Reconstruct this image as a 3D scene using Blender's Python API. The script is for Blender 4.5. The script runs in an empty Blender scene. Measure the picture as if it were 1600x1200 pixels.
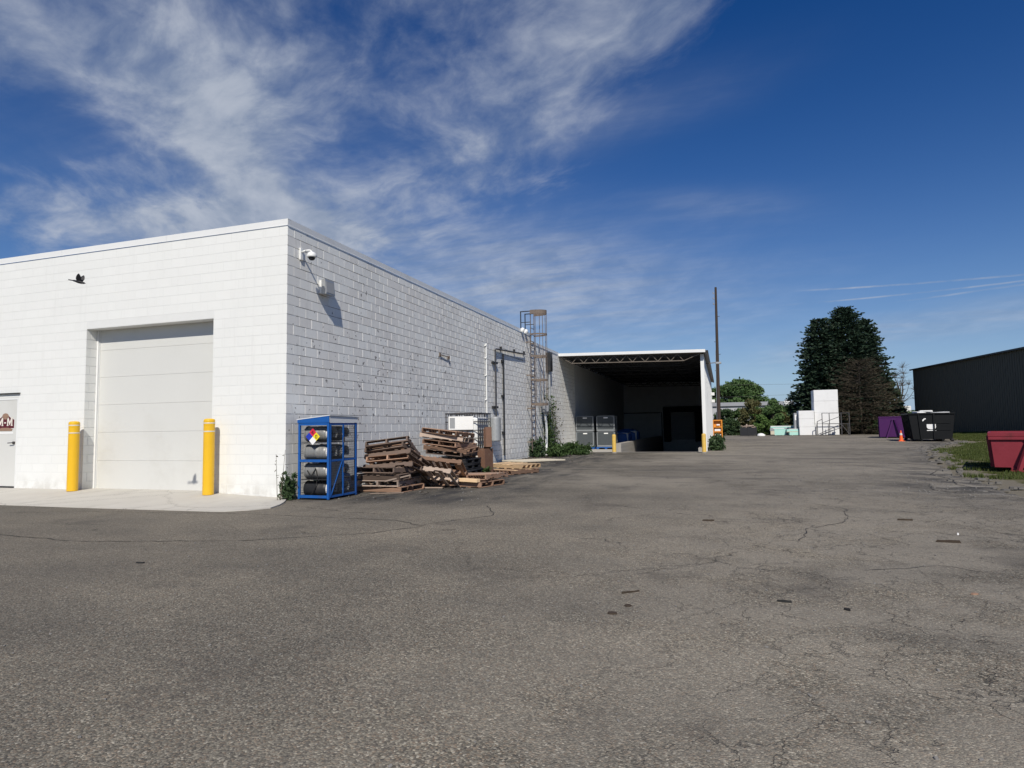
import bpy, math, random
import numpy as np
from mathutils import Vector, Matrix, Euler, noise as mnoise
random.seed(7); rng = np.random.default_rng(7)
SC = bpy.context.scene
COL = SC.collection
PI = math.pi

# ------------------------------------------------------------------ camera
CAMP = Vector((8.3122, -10.599, 1.3586))
Rt, Up, Fw = Vector((0.94866, 0.31596, -0.01479)), Vector((0.03570, -0.06050, 0.99753)), Vector((-0.31428, 0.94684, 0.06868))
cam = bpy.data.cameras.new('camera'); camo = bpy.data.objects.new('camera', cam); COL.objects.link(camo)
cam.sensor_width = 36.0; cam.lens = 36.0 * 985.92 / 1600.0
cam.clip_start = 0.05; cam.clip_end = 5000
camo.matrix_world = Matrix(((Rt.x, Up.x, -Fw.x, CAMP.x), (Rt.y, Up.y, -Fw.y, CAMP.y), (Rt.z, Up.z, -Fw.z, CAMP.z), (0, 0, 0, 1)))
SC.camera = camo

# ------------------------------------------------------------------ sun, exposure
SUN = Vector((0.325, -1.0, 0.985)).normalized()
sl = bpy.data.lights.new('sun', 'SUN'); sl.energy = 4.1; sl.angle = math.radians(0.53); sl.color = (1.0, 0.945, 0.855)
so = bpy.data.objects.new('sun', sl); COL.objects.link(so)
so.rotation_euler = SUN.to_track_quat('Z', 'Y').to_euler()
SC.view_settings.view_transform = 'Standard'; SC.view_settings.look = 'None'
SC.view_settings.gamma = 1.0; SC.view_settings.use_curve_mapping = False
SC.view_settings.exposure = 0.12
SC.cycles.max_bounces = 5; SC.cycles.diffuse_bounces = 3; SC.cycles.glossy_bounces = 2; SC.cycles.transmission_bounces = 2

# ------------------------------------------------------------------ node helper
class NT:
    def __init__(s, tree): s.t = tree; s.n = tree.nodes; s.l = tree.links
    def new(s, typ, **kw):
        n = s.n.new(typ)
        for k, v in kw.items(): setattr(n, k, v)
        return n
    def put(s, sock, v):
        if hasattr(v, 'is_output'): s.l.new(v, sock)
        elif v is not None: sock.default_value = v
    def m(s, op, a, b=None, c=None, clamp=False):
        n = s.new('ShaderNodeMath', operation=op, use_clamp=clamp)
        for i, v in enumerate((a, b, c)):
            if v is not None: s.put(n.inputs[i], v)
        return n.outputs[0]
    def ss(s, v, lo, hi):
        n = s.new('ShaderNodeMapRange', interpolation_type='SMOOTHSTEP')
        s.put(n.inputs['Value'], v); n.inputs['From Min'].default_value = lo; n.inputs['From Max'].default_value = hi
        return n.outputs[0]
    def mix(s, fac, a, b, blend='MIX'):
        n = s.new('ShaderNodeMix', data_type='RGBA', blend_type=blend)
        s.put(n.inputs[0], fac)
        for i, v in ((6, a), (7, b)):
            if isinstance(v, tuple) and len(v) == 3: v = (*v, 1)
            s.put(n.inputs[i], v)
        return n.outputs[2]
    def noise(s, vec, scale, detail=4, rough=.55, dist=0.0, dim='3D'):
        n = s.new('ShaderNodeTexNoise', noise_dimensions=dim)
        s.put(n.inputs['Vector'], vec); n.inputs['Scale'].default_value = scale; n.inputs['Detail'].default_value = detail
        n.inputs['Roughness'].default_value = rough; n.inputs['Distortion'].default_value = dist
        return n.outputs['Fac']
    def vor(s, vec, scale, feature='F1', out='Distance', rand=1.0):
        n = s.new('ShaderNodeTexVoronoi', feature=feature)
        s.put(n.inputs['Vector'], vec); n.inputs['Scale'].default_value = scale; n.inputs['Randomness'].default_value = rand
        return n.outputs[out]
    def map(s, vec, scale=(1, 1, 1), loc=(0, 0, 0), rot=(0, 0, 0)):
        n = s.new('ShaderNodeMapping'); s.put(n.inputs['Vector'], vec)
        n.inputs['Scale'].default_value = scale; n.inputs['Location'].default_value = loc; n.inputs['Rotation'].default_value = rot
        return n.outputs[0]
    def ramp(s, fac, stops):
        n = s.new('ShaderNodeValToRGB'); s.put(n.inputs[0], fac); e = n.color_ramp.elements
        while len(e) < len(stops): e.new(0.5)
        for i, (p, c) in enumerate(stops): e[i].position = p; e[i].color = (*c, 1)
        return n.outputs[0]
    def vadd(s, a, b, op='ADD'):
        n = s.new('ShaderNodeVectorMath', operation=op); s.put(n.inputs[0], a); s.put(n.inputs[1], b); return n.outputs[0]
    def vscale(s, a, k):
        n = s.new('ShaderNodeVectorMath', operation='SCALE'); s.put(n.inputs[0], a); s.put(n.inputs[3], k); return n.outputs[0]
    def xyz(s, v):
        n = s.new('ShaderNodeSeparateXYZ'); s.put(n.inputs[0], v); return n.outputs
    def comb(s, x, y, z=0.0):
        n = s.new('ShaderNodeCombineXYZ')
        for i, v in enumerate((x, y, z)): s.put(n.inputs[i], v)
        return n.outputs[0]

# ------------------------------------------------------------------ world: sky with cirrus
W = bpy.data.worlds.new('World'); SC.world = W; W.use_nodes = True
w = NT(W.node_tree); w.n.clear()
sky = w.new('ShaderNodeTexSky', sky_type='NISHITA'); sky.sun_disc = False
sky.sun_elevation = math.asin(SUN.z); sky.sun_rotation = math.atan2(SUN.x, SUN.y)
sky.altitude = 300; sky.air_density = 1.0; sky.dust_density = 0.15; sky.ozone_density = 1.3
tc = w.new('ShaderNodeTexCoord')
D = tc.outputs['Generated']
X, Y, Z = w.xyz(D)
az = w.m('MULTIPLY', w.m('ARCTAN2', X, Y), 180 / PI)
el = w.m('MULTIPLY', w.m('ARCSINE', Z), 180 / PI)
zz = w.m('ADD', w.m('MAXIMUM', Z, 0.0), 0.16)
P = w.comb(w.m('DIVIDE', X, zz), w.m('DIVIDE', Y, zz), 0.0)
Pr = w.map(P, rot=(0, 0, math.radians(38)))
wn = w.new('ShaderNodeTexNoise'); w.put(wn.inputs['Vector'], Pr); wn.inputs['Scale'].default_value = 1.6; wn.inputs['Detail'].default_value = 3
Pw = w.vadd(Pr, w.vscale(w.vadd(wn.outputs['Color'], (-.5, -.5, -.5)), .35))
n_big = w.noise(Pw, 1.5, 3, .5)
n_mid = w.noise(w.map(Pw, scale=(1.0, 1.35, 1)), 5.0, 7, .58)
n_fine = w.noise(w.map(Pw, scale=(1.0, 1.6, 1), loc=(3, 1, 0)), 13.0, 4, .60)
n_streak = w.noise(w.map(P, scale=(1.0, 5.0, 1), rot=(0, 0, math.radians(-14))), 2.2, 6, .62)
def blob(a0, e0, ra, re, tilt=0.0):
    c, s_ = math.cos(math.radians(tilt)), math.sin(math.radians(tilt))
    da = w.m('SUBTRACT', az, a0); de = w.m('SUBTRACT', el, e0)
    u = w.m('DIVIDE', w.m('ADD', w.m('MULTIPLY', da, c), w.m('MULTIPLY', de, s_)), ra)
    v = w.m('DIVIDE', w.m('SUBTRACT', w.m('MULTIPLY', de, c), w.m('MULTIPLY', da, s_)), re)
    r2 = w.m('ADD', w.m('MULTIPLY', u, u), w.m('MULTIPLY', v, v))
    return w.m('EXPONENT', w.m('MULTIPLY', r2, -1.0))
def wsum(items):
    o = None
    for k, b in items:
        t = w.m('MULTIPLY', b, k); o = t if o is None else w.m('ADD', o, t)
    return o
cover = wsum([(.36, blob(-44, 28, 15, 7, -8)), (.34, blob(-14, 30.5, 14, 5, 22)), (.30, blob(-2, 33.5, 7, 2.5, 25)),
              (.34, blob(-41, 20.5, 7, 4, -35)), (.38, blob(-48, 15.8, 13, 3.2, 2)), (.24, blob(-35, 17, 9, 3.0, 8)),
              (.16, blob(-22, 22, 12, 3, 5)), (.30, blob(-62, 25, 12, 6, 0)), (.22, blob(-20, 38, 22, 6, 0)),
              (-.34, blob(-57, 21.5, 6.5, 2.8, 10)), (-.10, blob(-30, 24.5, 9, 2, 20)), (-.42, blob(14, 24, 15, 12, 0)), (-.25, blob(-8, 19, 9, 4, 10))])
dens = w.m('ADD', w.m('ADD', w.m('MULTIPLY', n_big, .30), w.m('MULTIPLY', n_mid, .62)), w.m('ADD', w.m('MULTIPLY', n_fine, .22), cover))
a_cl = w.m('MULTIPLY', w.ss(dens, .60, 1.22), .86)
veil = wsum([(.62, blob(-19, 14.0, 12, 4.5, 0)), (.40, blob(-10, 10.5, 15, 4.5, 0)), (.30, blob(-40, 16, 14, 4.5, 0)),
             (.35, blob(8, 6.3, 5, .9, 12)), (.40, blob(20, 7.6, 10, 1.2, 4)), (.22, blob(0, 18.5, 6, 1.2, -6)), (.30, blob(-12, 26, 12, 2, 8)), (.2, blob(-42, 26, 18, 7, 0))])
a_veil = w.m('MULTIPLY', veil, w.m('ADD', .55, w.m('MULTIPLY', w.ss(n_streak, .30, .70), .45)))
def trail(a0, e0, a1, e1, wd):
    mm = (e1 - e0) / (a1 - a0)
    d = w.m('ABSOLUTE', w.m('SUBTRACT', el, w.m('ADD', w.m('MULTIPLY', w.m('SUBTRACT', az, a0), mm), e0)))
    k = w.m('SUBTRACT', 1.0, w.ss(d, wd * .3, wd))
    return w.m('MULTIPLY', k, w.m('MULTIPLY', w.ss(az, a0 - .5, a0 + 4), w.ss(n_mid, .30, .62)))
tr = w.m('ADD', w.m('MULTIPLY', trail(6.1, 10.9, 20.8, 10.2, .10), .52), w.m('ADD', w.m('MULTIPLY', trail(4.8, 9.8, 20.8, 9.75, .09), .42), w.m('MULTIPLY', trail(12, 9.2, 20.8, 9.5, .10), .32)))
alpha = w.m('MINIMUM', w.m('ADD', w.m('ADD', a_cl, a_veil), tr), .90)
alpha = w.m('MULTIPLY', alpha, w.ss(Z, -.01, .06))
# the blue of a very clear, dry day
g = w.new('ShaderNodeGamma'); w.put(g.inputs[0], sky.outputs[0]); g.inputs[1].default_value = 1.0
hs = w.new('ShaderNodeHueSaturation'); w.put(hs.inputs['Color'], g.outputs[0]); hs.inputs['Saturation'].default_value = 1.46; hs.inputs['Hue'].default_value = .517
hs.inputs['Value'].default_value = .61
cl_col = w.mix(w.ss(n_mid, .30, .75), (2.3, 2.8, 3.75), (4.2, 4.55, 5.2))
haze_k = w.m('MULTIPLY', w.m('EXPONENT', w.m('MULTIPLY', w.m('MAXIMUM', el, 0.0), -1 / 8.0)), .76)   # pale low-level haze
base_sky = w.mix(haze_k, hs.outputs[0], (1.75, 3.05, 5.9))
fin = w.mix(alpha, base_sky, cl_col)
bg = w.new('ShaderNodeBackground'); w.put(bg.inputs['Color'], fin); bg.inputs['Strength'].default_value = 0.108
W.cycles.sampling_method = 'MANUAL'; W.cycles.sample_map_resolution = 256
wo = w.new('ShaderNodeOutputWorld'); w.l.new(bg.outputs[0], wo.inputs[0])

# ------------------------------------------------------------------ materials
MATS = {}
def newmat(name):
    m = bpy.data.materials.new(name); m.use_nodes = True; t = NT(m.node_tree)
    b = t.n['Principled BSDF']; MATS[name] = m
    return m, t, b
def pos(t): return t.new('ShaderNodeNewGeometry').outputs['Position']
def bump(t, b, h, dist, strength=1.0):
    n = t.new('ShaderNodeBump'); n.inputs['Distance'].default_value = dist; n.inputs['Strength'].default_value = strength
    t.put(n.inputs['Height'], h); t.l.new(n.outputs[0], b.inputs['Normal'])
def basic(name, col, rough=.6, metal=0.0, var=.15, scale=6.0, dirt=None, dirt_amt=.35, bmp=0.0, objvar=0.0, spec=.4):
    """plain coat with mottling, optional grime and per-object tone"""
    m, t, b = newmat(name)
    p = t.new('ShaderNodeTexCoord').outputs['Object']
    n = t.noise(p, scale, 5, .6)
    dk = tuple(c * (1 - var) for c in col); lt = tuple(min(1, c * (1 + var)) for c in col)
    c = t.mix(n, dk, lt)
    if dirt:
        d = t.ss(t.noise(p, scale * .6, 7, .68), .52, .72)
        c = t.mix(t.m('MULTIPLY', d, dirt_amt), c, dirt)
    if objvar:
        r = t.new('ShaderNodeObjectInfo').outputs['Random']
        h = t.new('ShaderNodeHueSaturation'); t.put(h.inputs['Color'], c); t.put(h.inputs['Value'], t.m('ADD', 1 - objvar, t.m('MULTIPLY', r, 2 * objvar))); c = h.outputs[0]
    t.put(b.inputs['Base Color'], c); t.put(b.inputs['Roughness'], t.m('ADD', rough - .08, t.m('MULTIPLY', n, .16)))
    b.inputs['Metallic'].default_value = metal; b.inputs['Specular IOR Level'].default_value = spec
    if bmp: bump(t, b, t.noise(p, scale * 5, 4), bmp)
    return m
def block_mat(name, base, chips, var):
    m, t, b = newmat(name); p = pos(t)
    x, y, z = t.xyz(p)
    # tone of each single block, read from the coursing
    row = t.m('FLOOR', t.m('DIVIDE', t.m('ADD', z, .13), .2032))
    half = t.m('MULTIPLY', t.m('MODULO', t.m('ADD', row, 100.0), 2.0), .2032)
    u = t.m('FLOOR', t.m('DIVIDE', t.m('ADD', t.m('SUBTRACT', y, x), half), .4064))
    wn = t.new('ShaderNodeTexWhiteNoise', noise_dimensions='2D'); t.put(wn.inputs['Vector'], t.comb(row, u)); r = wn.outputs['Value']
    c = t.mix(r, tuple(v * (1 - var) for v in base), tuple(min(.86, v * (1 + var)) for v in base))
    big = t.noise(p, .55, 5, .6); c = t.mix(t.m('MULTIPLY', t.ss(big, .45, .75), .22 if chips else .08), c, (.50, .50, .49))
    drip = t.noise(t.map(p, scale=(3.0, 3.0, .25)), 2.2, 5, .65); c = t.mix(t.m('MULTIPLY', t.ss(drip, .52, .78), .38 if chips else .16), c, (.46, .45, .42))
    low = t.m('MULTIPLY', t.m('SUBTRACT', 1.0, t.ss(z, .0, .55)), t.ss(t.noise(p, 4, 5), .35, .65))
    c = t.mix(t.m('MULTIPLY', low, .42), c, (.36, .33, .28))
    if chips:
        k = t.noise(t.map(p, scale=(1, 1.0, .8)), 8.5, 5, .60)
        area = t.noise(p, .6, 2, .5)
        band = t.m('MULTIPLY', t.ss(z, .7, 1.6), t.m('SUBTRACT', 1.0, t.ss(z, 3.3, 4.6)))
        lim = t.m('SUBTRACT', .692, t.m('ADD', t.m('MULTIPLY', t.ss(area, .40, .7), .055), t.m('MULTIPLY', band, .045)))
        f = t.ss(t.m('SUBTRACT', k, lim), 0.0, .012)
        c = t.mix(t.m('MULTIPLY', f, .85), c, (.12, .11, .105))
        k2 = t.noise(p, 17, 4, .6); c = t.mix(t.m('MULTIPLY', t.ss(k2, .70, .74), .55), c, (.24, .23, .22))
    t.put(b.inputs['Base Color'], c); b.inputs['Roughness'].default_value = .62; b.inputs['Specular IOR Level'].default_value = .3
    bump(t, b, t.m('ADD', t.noise(p, 90, 3, .6), t.m('MULTIPLY', t.noise(p, 22, 3), .8)), .0016 if chips else .0008, .8)
    return m
block_mat('paint_front', (.765, .77, .74), False, .012)
block_mat('paint_side', (.84, .82, .775), True, .06)
basic('mortar_front', (.71, .715, .69), .7, var=.05)
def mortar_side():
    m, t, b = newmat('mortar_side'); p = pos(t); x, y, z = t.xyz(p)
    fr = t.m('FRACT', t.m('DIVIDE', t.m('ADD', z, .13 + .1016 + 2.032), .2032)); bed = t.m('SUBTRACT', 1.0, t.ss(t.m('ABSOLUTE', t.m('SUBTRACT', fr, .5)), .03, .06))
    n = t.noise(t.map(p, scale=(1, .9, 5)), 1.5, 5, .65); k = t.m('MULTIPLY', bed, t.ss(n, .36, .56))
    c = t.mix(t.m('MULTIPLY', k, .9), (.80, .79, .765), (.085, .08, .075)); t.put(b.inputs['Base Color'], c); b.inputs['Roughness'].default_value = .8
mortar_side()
basic('raw_block', (.33, .31, .28), .85, var=.2, scale=5, bmp=.002)
basic('shed_inside', (.62, .63, .63), .85, var=.15, scale=2)  # on the dock walls this grey puts interior shade into the colour
basic('metal_white', (.76, .765, .745), .42, var=.04, scale=2, dirt=(.5, .48, .44), dirt_amt=.2)
basic('fascia_metal', (.70, .71, .71), .38, var=.06, scale=1.5, dirt=(.4, .38, .35), dirt_amt=.25)
basic('door_white', (.63, .63, .595), .42, var=.03, scale=1.2, dirt=(.46, .44, .39), dirt_amt=.22)
basic('yellow_plastic', (.78, .46, .02), .38, var=.06, scale=4, dirt=(.45, .28, .06), dirt_amt=.35)
basic('yellow_worn', (.70, .46, .10), .6, var=.15, scale=7, dirt=(.35, .25, .15), dirt_amt=.7)
basic('tape', (.62, .62, .58), .35, var=.05)
basic('rubber', (.018, .018, .018), .8, var=.2)
basic('black_metal', (.022, .023, .025), .45, var=.2, scale=4, dirt=(.10, .08, .06), dirt_amt=.3)
basic('black_paint', (.0035, .0042, .005), .55, var=.25, scale=1.6, dirt=(.010, .009, .008), dirt_amt=.5, bmp=.002, spec=.25)
basic('steel', (.075, .075, .078), .5, .4, var=.2, scale=9, dirt=(.20, .12, .07), dirt_amt=.4)
basic('rusty_steel', (.17, .135, .11), .75, .1, var=.3, scale=14, dirt=(.09, .05, .03), dirt_amt=.7)
basic('joist_paint', (.15, .125, .10), .7, var=.25, scale=9)
basic('galv', (.42, .43, .43), .45, .5, var=.15, scale=10)
basic('blue_paint', (.010, .092, .34), .42, var=.12, scale=5, dirt=(.05, .07, .12), dirt_amt=.5)
basic('blue_plastic', (.02, .10, .34), .5, var=.2, scale=5)
basic('tank_grey', (.30, .30, .285), .42, .25, var=.12, scale=6, dirt=(.18, .15, .12), dirt_amt=.6)
basic('tank_white', (.66, .66, .64), .45, var=.08, scale=6, dirt=(.35, .3, .25), dirt_amt=.4)
basic('sheet_grey', (.30, .31, .32), .6, var=.12)
basic('plastic_black', (.016, .017, .020), .50, var=.3, scale=4, dirt=(.07, .065, .06), dirt_amt=.5)
basic('plastic_ibc', (.82, .83, .81), .35, var=.03, scale=3, dirt=(.6, .58, .5), dirt_amt=.25)
basic('crate_grey', (.060, .070, .076), .6, var=.12, scale=3, dirt=(.04, .04, .038), dirt_amt=.5)
basic('crate_rim', (.20, .215, .225), .55, var=.1, scale=3)
basic('label_white', (.82, .82, .80), .5, var=.03)
basic('rust_brown', (.16, .085, .055), .75, var=.25, scale=7, dirt=(.25, .17, .12), dirt_amt=.5, bmp=.002)
basic('purple_paint', (.062, .010, .088), .48, var=.15, scale=1.5, dirt=(.06, .03, .06), dirt_amt=.5, bmp=.002)
basic('red_paint', (.215, .022, .034), .55, var=.22, scale=2.6, dirt=(.085, .022, .018), dirt_amt=.8, bmp=.003)
basic('orange_paint', (.72, .27, .03), .5, var=.12, scale=5, dirt=(.35, .2, .1), dirt_amt=.4)
basic('cone_orange', (.86, .13, .03), .5, var=.05, scale=5)
basic('foam_white', (.76, .765, .755), .8, var=.08, scale=1.6, dirt=(.52, .50, .46), dirt_amt=.35, bmp=.006)
basic('foam_mint', (.40, .68, .60), .75, var=.08, scale=3)
basic('fiberboard', (.62, .56, .44), .85, var=.12, scale=5)
basic('bird_dark', (.012, .012, .014), .55, var=.3, scale=30)
basic('maroon', (.10, .012, .018), .4, var=.05)
basic('cream', (.75, .70, .62), .5, var=.05)
basic('bronze', (.30, .19, .13), .5, var=.1)
basic('nfpa_red', (.62, .025, .06), .4, var=.04); basic('nfpa_blue', (.02, .045, .40), .4, var=.04); basic('nfpa_yellow', (.82, .66, .03), .4, var=.04)
basic('siding_dark', (.068, .063, .042), .6, var=.16, scale=.5, dirt=(.085, .075, .055), dirt_amt=.5)
basic('siding_trim', (.10, .11, .11), .45, var=.1)
basic('siding_far', (.42, .43, .44), .6, var=.06, scale=.2)
basic('roof_far', (.30, .31, .33), .6, var=.08, scale=.2)
basic('pole_wood', (.050, .036, .028), .85, var=.3, scale=6, bmp=.004)
basic('bark', (.085, .07, .055), .9, var=.3, scale=5, bmp=.006)
basic('deck_dark', (.035, .037, .042), .7, var=.15, scale=1)  # dark tone puts the dock interior's shade into the colour
basic('concrete', (.42, .40, .36), .85, var=.14, scale=1.2, dirt=(.26, .24, .21), dirt_amt=.55, bmp=.002)
basic('concrete_dirty', (.24, .225, .20), .9, var=.2, scale=1.5, dirt=(.12, .11, .10), dirt_amt=.6, bmp=.003)
basic('leaf_litter', (.045, .032, .022), .9, var=.4, scale=40)
basic('stone', (.22, .21, .195), .9, var=.3, scale=30, objvar=.3)
basic('asphalt_chunk', (.13, .122, .11), .9, var=.25, scale=12, bmp=.003)
def wood(name, a, b_):
    m, t, b = newmat(name); p = t.new('ShaderNodeTexCoord').outputs['Object']
    oi = t.new('ShaderNodeObjectInfo').outputs['Random']
    q = t.vadd(p, t.comb(t.m('MULTIPLY', oi, 31.0), t.m('MULTIPLY', oi, 17.0), 0.0))
    gr = t.noise(t.map(q, scale=(2.0, 34, 34)), 1.6, 5, .65); n2 = t.noise(q, 3.5, 4, .6)
    c = t.mix(t.m('ADD', t.m('MULTIPLY', gr, .6), t.m('MULTIPLY', n2, .4)), a, b_)
    h = t.new('ShaderNodeHueSaturation'); t.put(h.inputs['Color'], c); t.put(h.inputs['Value'], t.m('ADD', .55, t.m('MULTIPLY', oi, .9)))
    t.put(b.inputs['Base Color'], h.outputs[0]); b.inputs['Roughness'].default_value = .85; b.inputs['Specular IOR Level'].default_value = .2
    bump(t, b, gr, .0015)
wood('wood_grey', (.18, .135, .108), (.50, .40, .325)); wood('wood_brown', (.13, .072, .048), (.40, .26, .18)); wood('wood_new', (.44, .30, .17), (.68, .50, .31)); wood('wood_dark', (.05, .036, .029), (.24, .175, .14))
def leafmat(name, cols, trans=.25, rough=.55):
    m, t, b = newmat(name); p = pos(t)
    n = t.noise(p, 1.1, 3, .6); r = t.noise(p, 13.0, 2, .5)
    c = t.ramp(t.m('ADD', t.m('MULTIPLY', n, .5), t.m('MULTIPLY', r, .5)), [(.30, cols[0]), (.50, cols[1]), (.70, cols[2])])
    t.put(b.inputs['Base Color'], c); b.inputs['Roughness'].default_value = rough; b.inputs['Specular IOR Level'].default_value = .25
    tl = t.new('ShaderNodeBsdfTranslucent'); t.put(tl.inputs[0], c); mx = t.new('ShaderNodeMixShader'); mx.inputs[0].default_value = trans
    t.l.new(b.outputs[0], mx.inputs[1]); t.l.new(tl.outputs[0], mx.inputs[2]); t.l.new(mx.outputs[0], t.n['Material Output'].inputs[0])
leafmat('spruce_needles', [(.014, .031, .019), (.035, .062, .038), (.080, .118, .072)], .08)  # lightest stop paints sunlit tips into the needle colour
leafmat('brown_twigs', [(.045, .038, .026), (.085, .072, .050), (.135, .115, .080)], .10, .8)
leafmat('leaves_mid', [(.040, .085, .030), (.085, .150, .050), (.150, .215, .080)])
leafmat('leaves_fresh', [(.055, .105, .030), (.100, .175, .046), (.170, .245, .075)])
leafmat('leaves_dark', [(.022, .046, .020), (.046, .082, .034), (.085, .125, .050)])
leafmat('leaves_olive', [(.060, .064, .024), (.115, .112, .044), (.180, .165, .070)])
leafmat('weed', [(.022, .045, .014), (.045, .082, .024), (.085, .125, .045)])
leafmat('weed_dry', [(.075, .070, .045), (.13, .12, .08), (.20, .185, .13)])
leafmat('grass', [(.046, .066, .014), (.085, .112, .028), (.155, .165, .058)], .3)

def asphalt():
    m, t, b = newmat('asphalt'); p = pos(t); x, y, z = t.xyz(p)
    wv = t.new('ShaderNodeTexNoise'); t.put(wv.inputs['Vector'], p); wv.inputs['Scale'].default_value = 1.3; wv.inputs['Detail'].default_value = 6; wv.inputs['Roughness'].default_value = .6
    w1, w2, w3 = t.xyz(wv.outputs['Color'])
    pw2 = t.vadd(p, t.vscale(t.vadd(wv.outputs['Color'], (-.5, -.5, -.5)), .9))
    # aggregate: stones of mixed tone in dark binder
    vc = t.new('ShaderNodeTexVoronoi'); t.put(vc.inputs['Vector'], p); vc.inputs['Scale'].default_value = 95
    rnd, rnd2, rnd3 = t.xyz(vc.outputs['Color'])
    agg = t.ramp(rnd, [(.0, (.084, .077, .063)), (.30, (.140, .129, .106)), (.60, (.184, .169, .140)), (.85, (.236, .216, .175)), (1.0, (.36, .335, .28))])
    agg = t.mix(t.m('MULTIPLY', t.ss(rnd2, .74, .80), .7), agg, (.060, .056, .052))
    agg = t.mix(t.m('MULTIPLY', t.ss(rnd3, .80, .86), .6), agg, (.20, .155, .115))
    big = t.noise(p, .16, 3, .6)
    strk = t.noise(t.map(p, scale=(.22, 1.0, 1), rot=(0, 0, .12)), .85, 6, .66)
    blot = t.noise(t.map(p, loc=(4, 9, 0)), .55, 6, .68)
    tone = t.m('ADD', t.m('MULTIPLY', big, .45), t.m('ADD', t.m('MULTIPLY', strk, .35), t.m('MULTIPLY', w1, .20)))
    c = t.mix(1.0, agg, t.ramp(tone, [(.32, (.64, .645, .65)), (.47, (1.0, .99, .965)), (.60, (1.40, 1.36, 1.28))]), 'MULTIPLY')
    # newer, darker and finer mat in front of the concrete apron
    nx = t.m('ADD', x, t.m('MULTIPLY', t.m('SUBTRACT', big, .5), 9.0))
    newer = t.m('MULTIPLY', t.m('SUBTRACT', 1.0, t.ss(nx, 0.0, 6.0)), t.m('SUBTRACT', 1.0, t.ss(y, -1.0, .6)))
    c = t.mix(t.m('MULTIPLY', newer, .42), c, (.104, .093, .079))
    # lighter worn travel lane along the yard
    lane = t.m('MULTIPLY', t.ss(y, -5, 9), t.ss(big, .38, .60))
    lane = t.m('MAXIMUM', lane, t.m('MULTIPLY', t.m('MULTIPLY', t.ss(x, 5.0, 9.5), t.ss(w2, .36, .58)), .75))
    c = t.mix(t.m('MULTIPLY', lane, .58), c, (.305, .276, .226))
    # oil and tyre stains
    c = t.mix(t.m('MULTIPLY', t.ss(blot, .54, .70), .52), c, (.080, .072, .063))
    c = t.mix(t.m('MULTIPLY', t.m('MULTIPLY', t.ss(strk, .51, .64), t.ss(y, -2, 8)), .58), c, (.076, .072, .069))
    # dark sealed and damp-stained strips beside the wall and along the verge
    wl = t.m('MULTIPLY', t.m('SUBTRACT', 1.0, t.ss(t.m('ADD', x, t.m('MULTIPLY', t.m('SUBTRACT', w2, .5), 6.0)), 2.2, 5.6)), t.ss(y, -.9, .8))
    c = t.mix(t.m('MULTIPLY', wl, t.m('ADD', .38, t.m('MULTIPLY', t.ss(t.noise(t.map(p, scale=(2.0, .45, 1), rot=(0, 0, -.12)), 1.0, 5, .68), .40, .58), .62))), c, (.052, .050, .048))
    ve = t.m('SUBTRACT', x, t.m('ADD', 10.6, t.m('MULTIPLY', t.m('MAXIMUM', t.m('SUBTRACT', y, 5.0), 0.0), .27)))
    vm = t.m('MULTIPLY', t.ss(t.m('ADD', ve, t.m('MULTIPLY', t.m('SUBTRACT', w2, .5), 5.0)), .2, 2.4), t.ss(y, .5, 4.0))
    c = t.mix(t.m('MULTIPLY', vm, t.m('ADD', .12, t.m('MULTIPLY', t.ss(w3, .42, .58), .68))), c, (.050, .049, .048))
    c = t.mix(t.m('MULTIPLY', vm, t.m('MULTIPLY', t.ss(w1, .54, .64), .6)), c, (.32, .295, .25))
    # cracks
    e1 = t.vor(pw2, .42, 'DISTANCE_TO_EDGE'); gate1 = t.ss(blot, .44, .56)
    k1 = t.m('MULTIPLY', t.m('MULTIPLY', t.m('SUBTRACT', 1.0, t.ss(e1, .0012, .0045)), gate1), t.ss(y, -6.5, -3.5))
    e2 = t.vor(pw2, 2.9, 'DISTANCE_TO_EDGE')
    g2 = t.m('MULTIPLY', t.ss(t.m('ADD', x, t.m('MULTIPLY', t.m('SUBTRACT', big, .5), 9.0)), 7.0, 10.5), t.ss(w3, .38, .54))
    k2 = t.m('MULTIPLY', t.m('SUBTRACT', 1.0, t.ss(e2, .004, .018)), g2)
    cr = t.m('MAXIMUM', k1, t.m('MULTIPLY', k2, .8))
    c = t.mix(t.m('MULTIPLY', cr, .66), c, (.030, .028, .026))
    t.put(b.inputs['Base Color'], c); b.inputs['Roughness'].default_value = .88; b.inputs['Specular IOR Level'].default_value = .22
    h = t.m('SUBTRACT', t.m('ADD', t.m('MULTIPLY', t.m('SUBTRACT', 1.0, vc.outputs['Distance']), .8), t.m('MULTIPLY', rnd, .5)), t.m('MULTIPLY', cr, 2.0))
    bump(t, b, h, .006, .9)
asphalt()
def earth():
    m, t, b = newmat('earth'); p = pos(t)
    a = t.new('ShaderNodeAttribute', attribute_name='dirt').outputs['Fac']
    n = t.noise(p, 1.4, 6, .65); n2 = t.noise(p, 26, 4, .6)
    gr = t.mix(t.ss(n, .35, .7), (.060, .068, .020), (.125, .112, .052))
    di = t.mix(n2, (.10, .088, .066), (.25, .225, .175))
    k = t.ss(t.m('ADD', a, t.m('MULTIPLY', t.m('SUBTRACT', n, .5), 1.3)), .42, .62)
    c = t.mix(k, gr, di); t.put(b.inputs['Base Color'], c); b.inputs['Roughness'].default_value = .95; b.inputs['Specular IOR Level'].default_value = .1
    bump(t, b, n2, .02)
earth()
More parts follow.
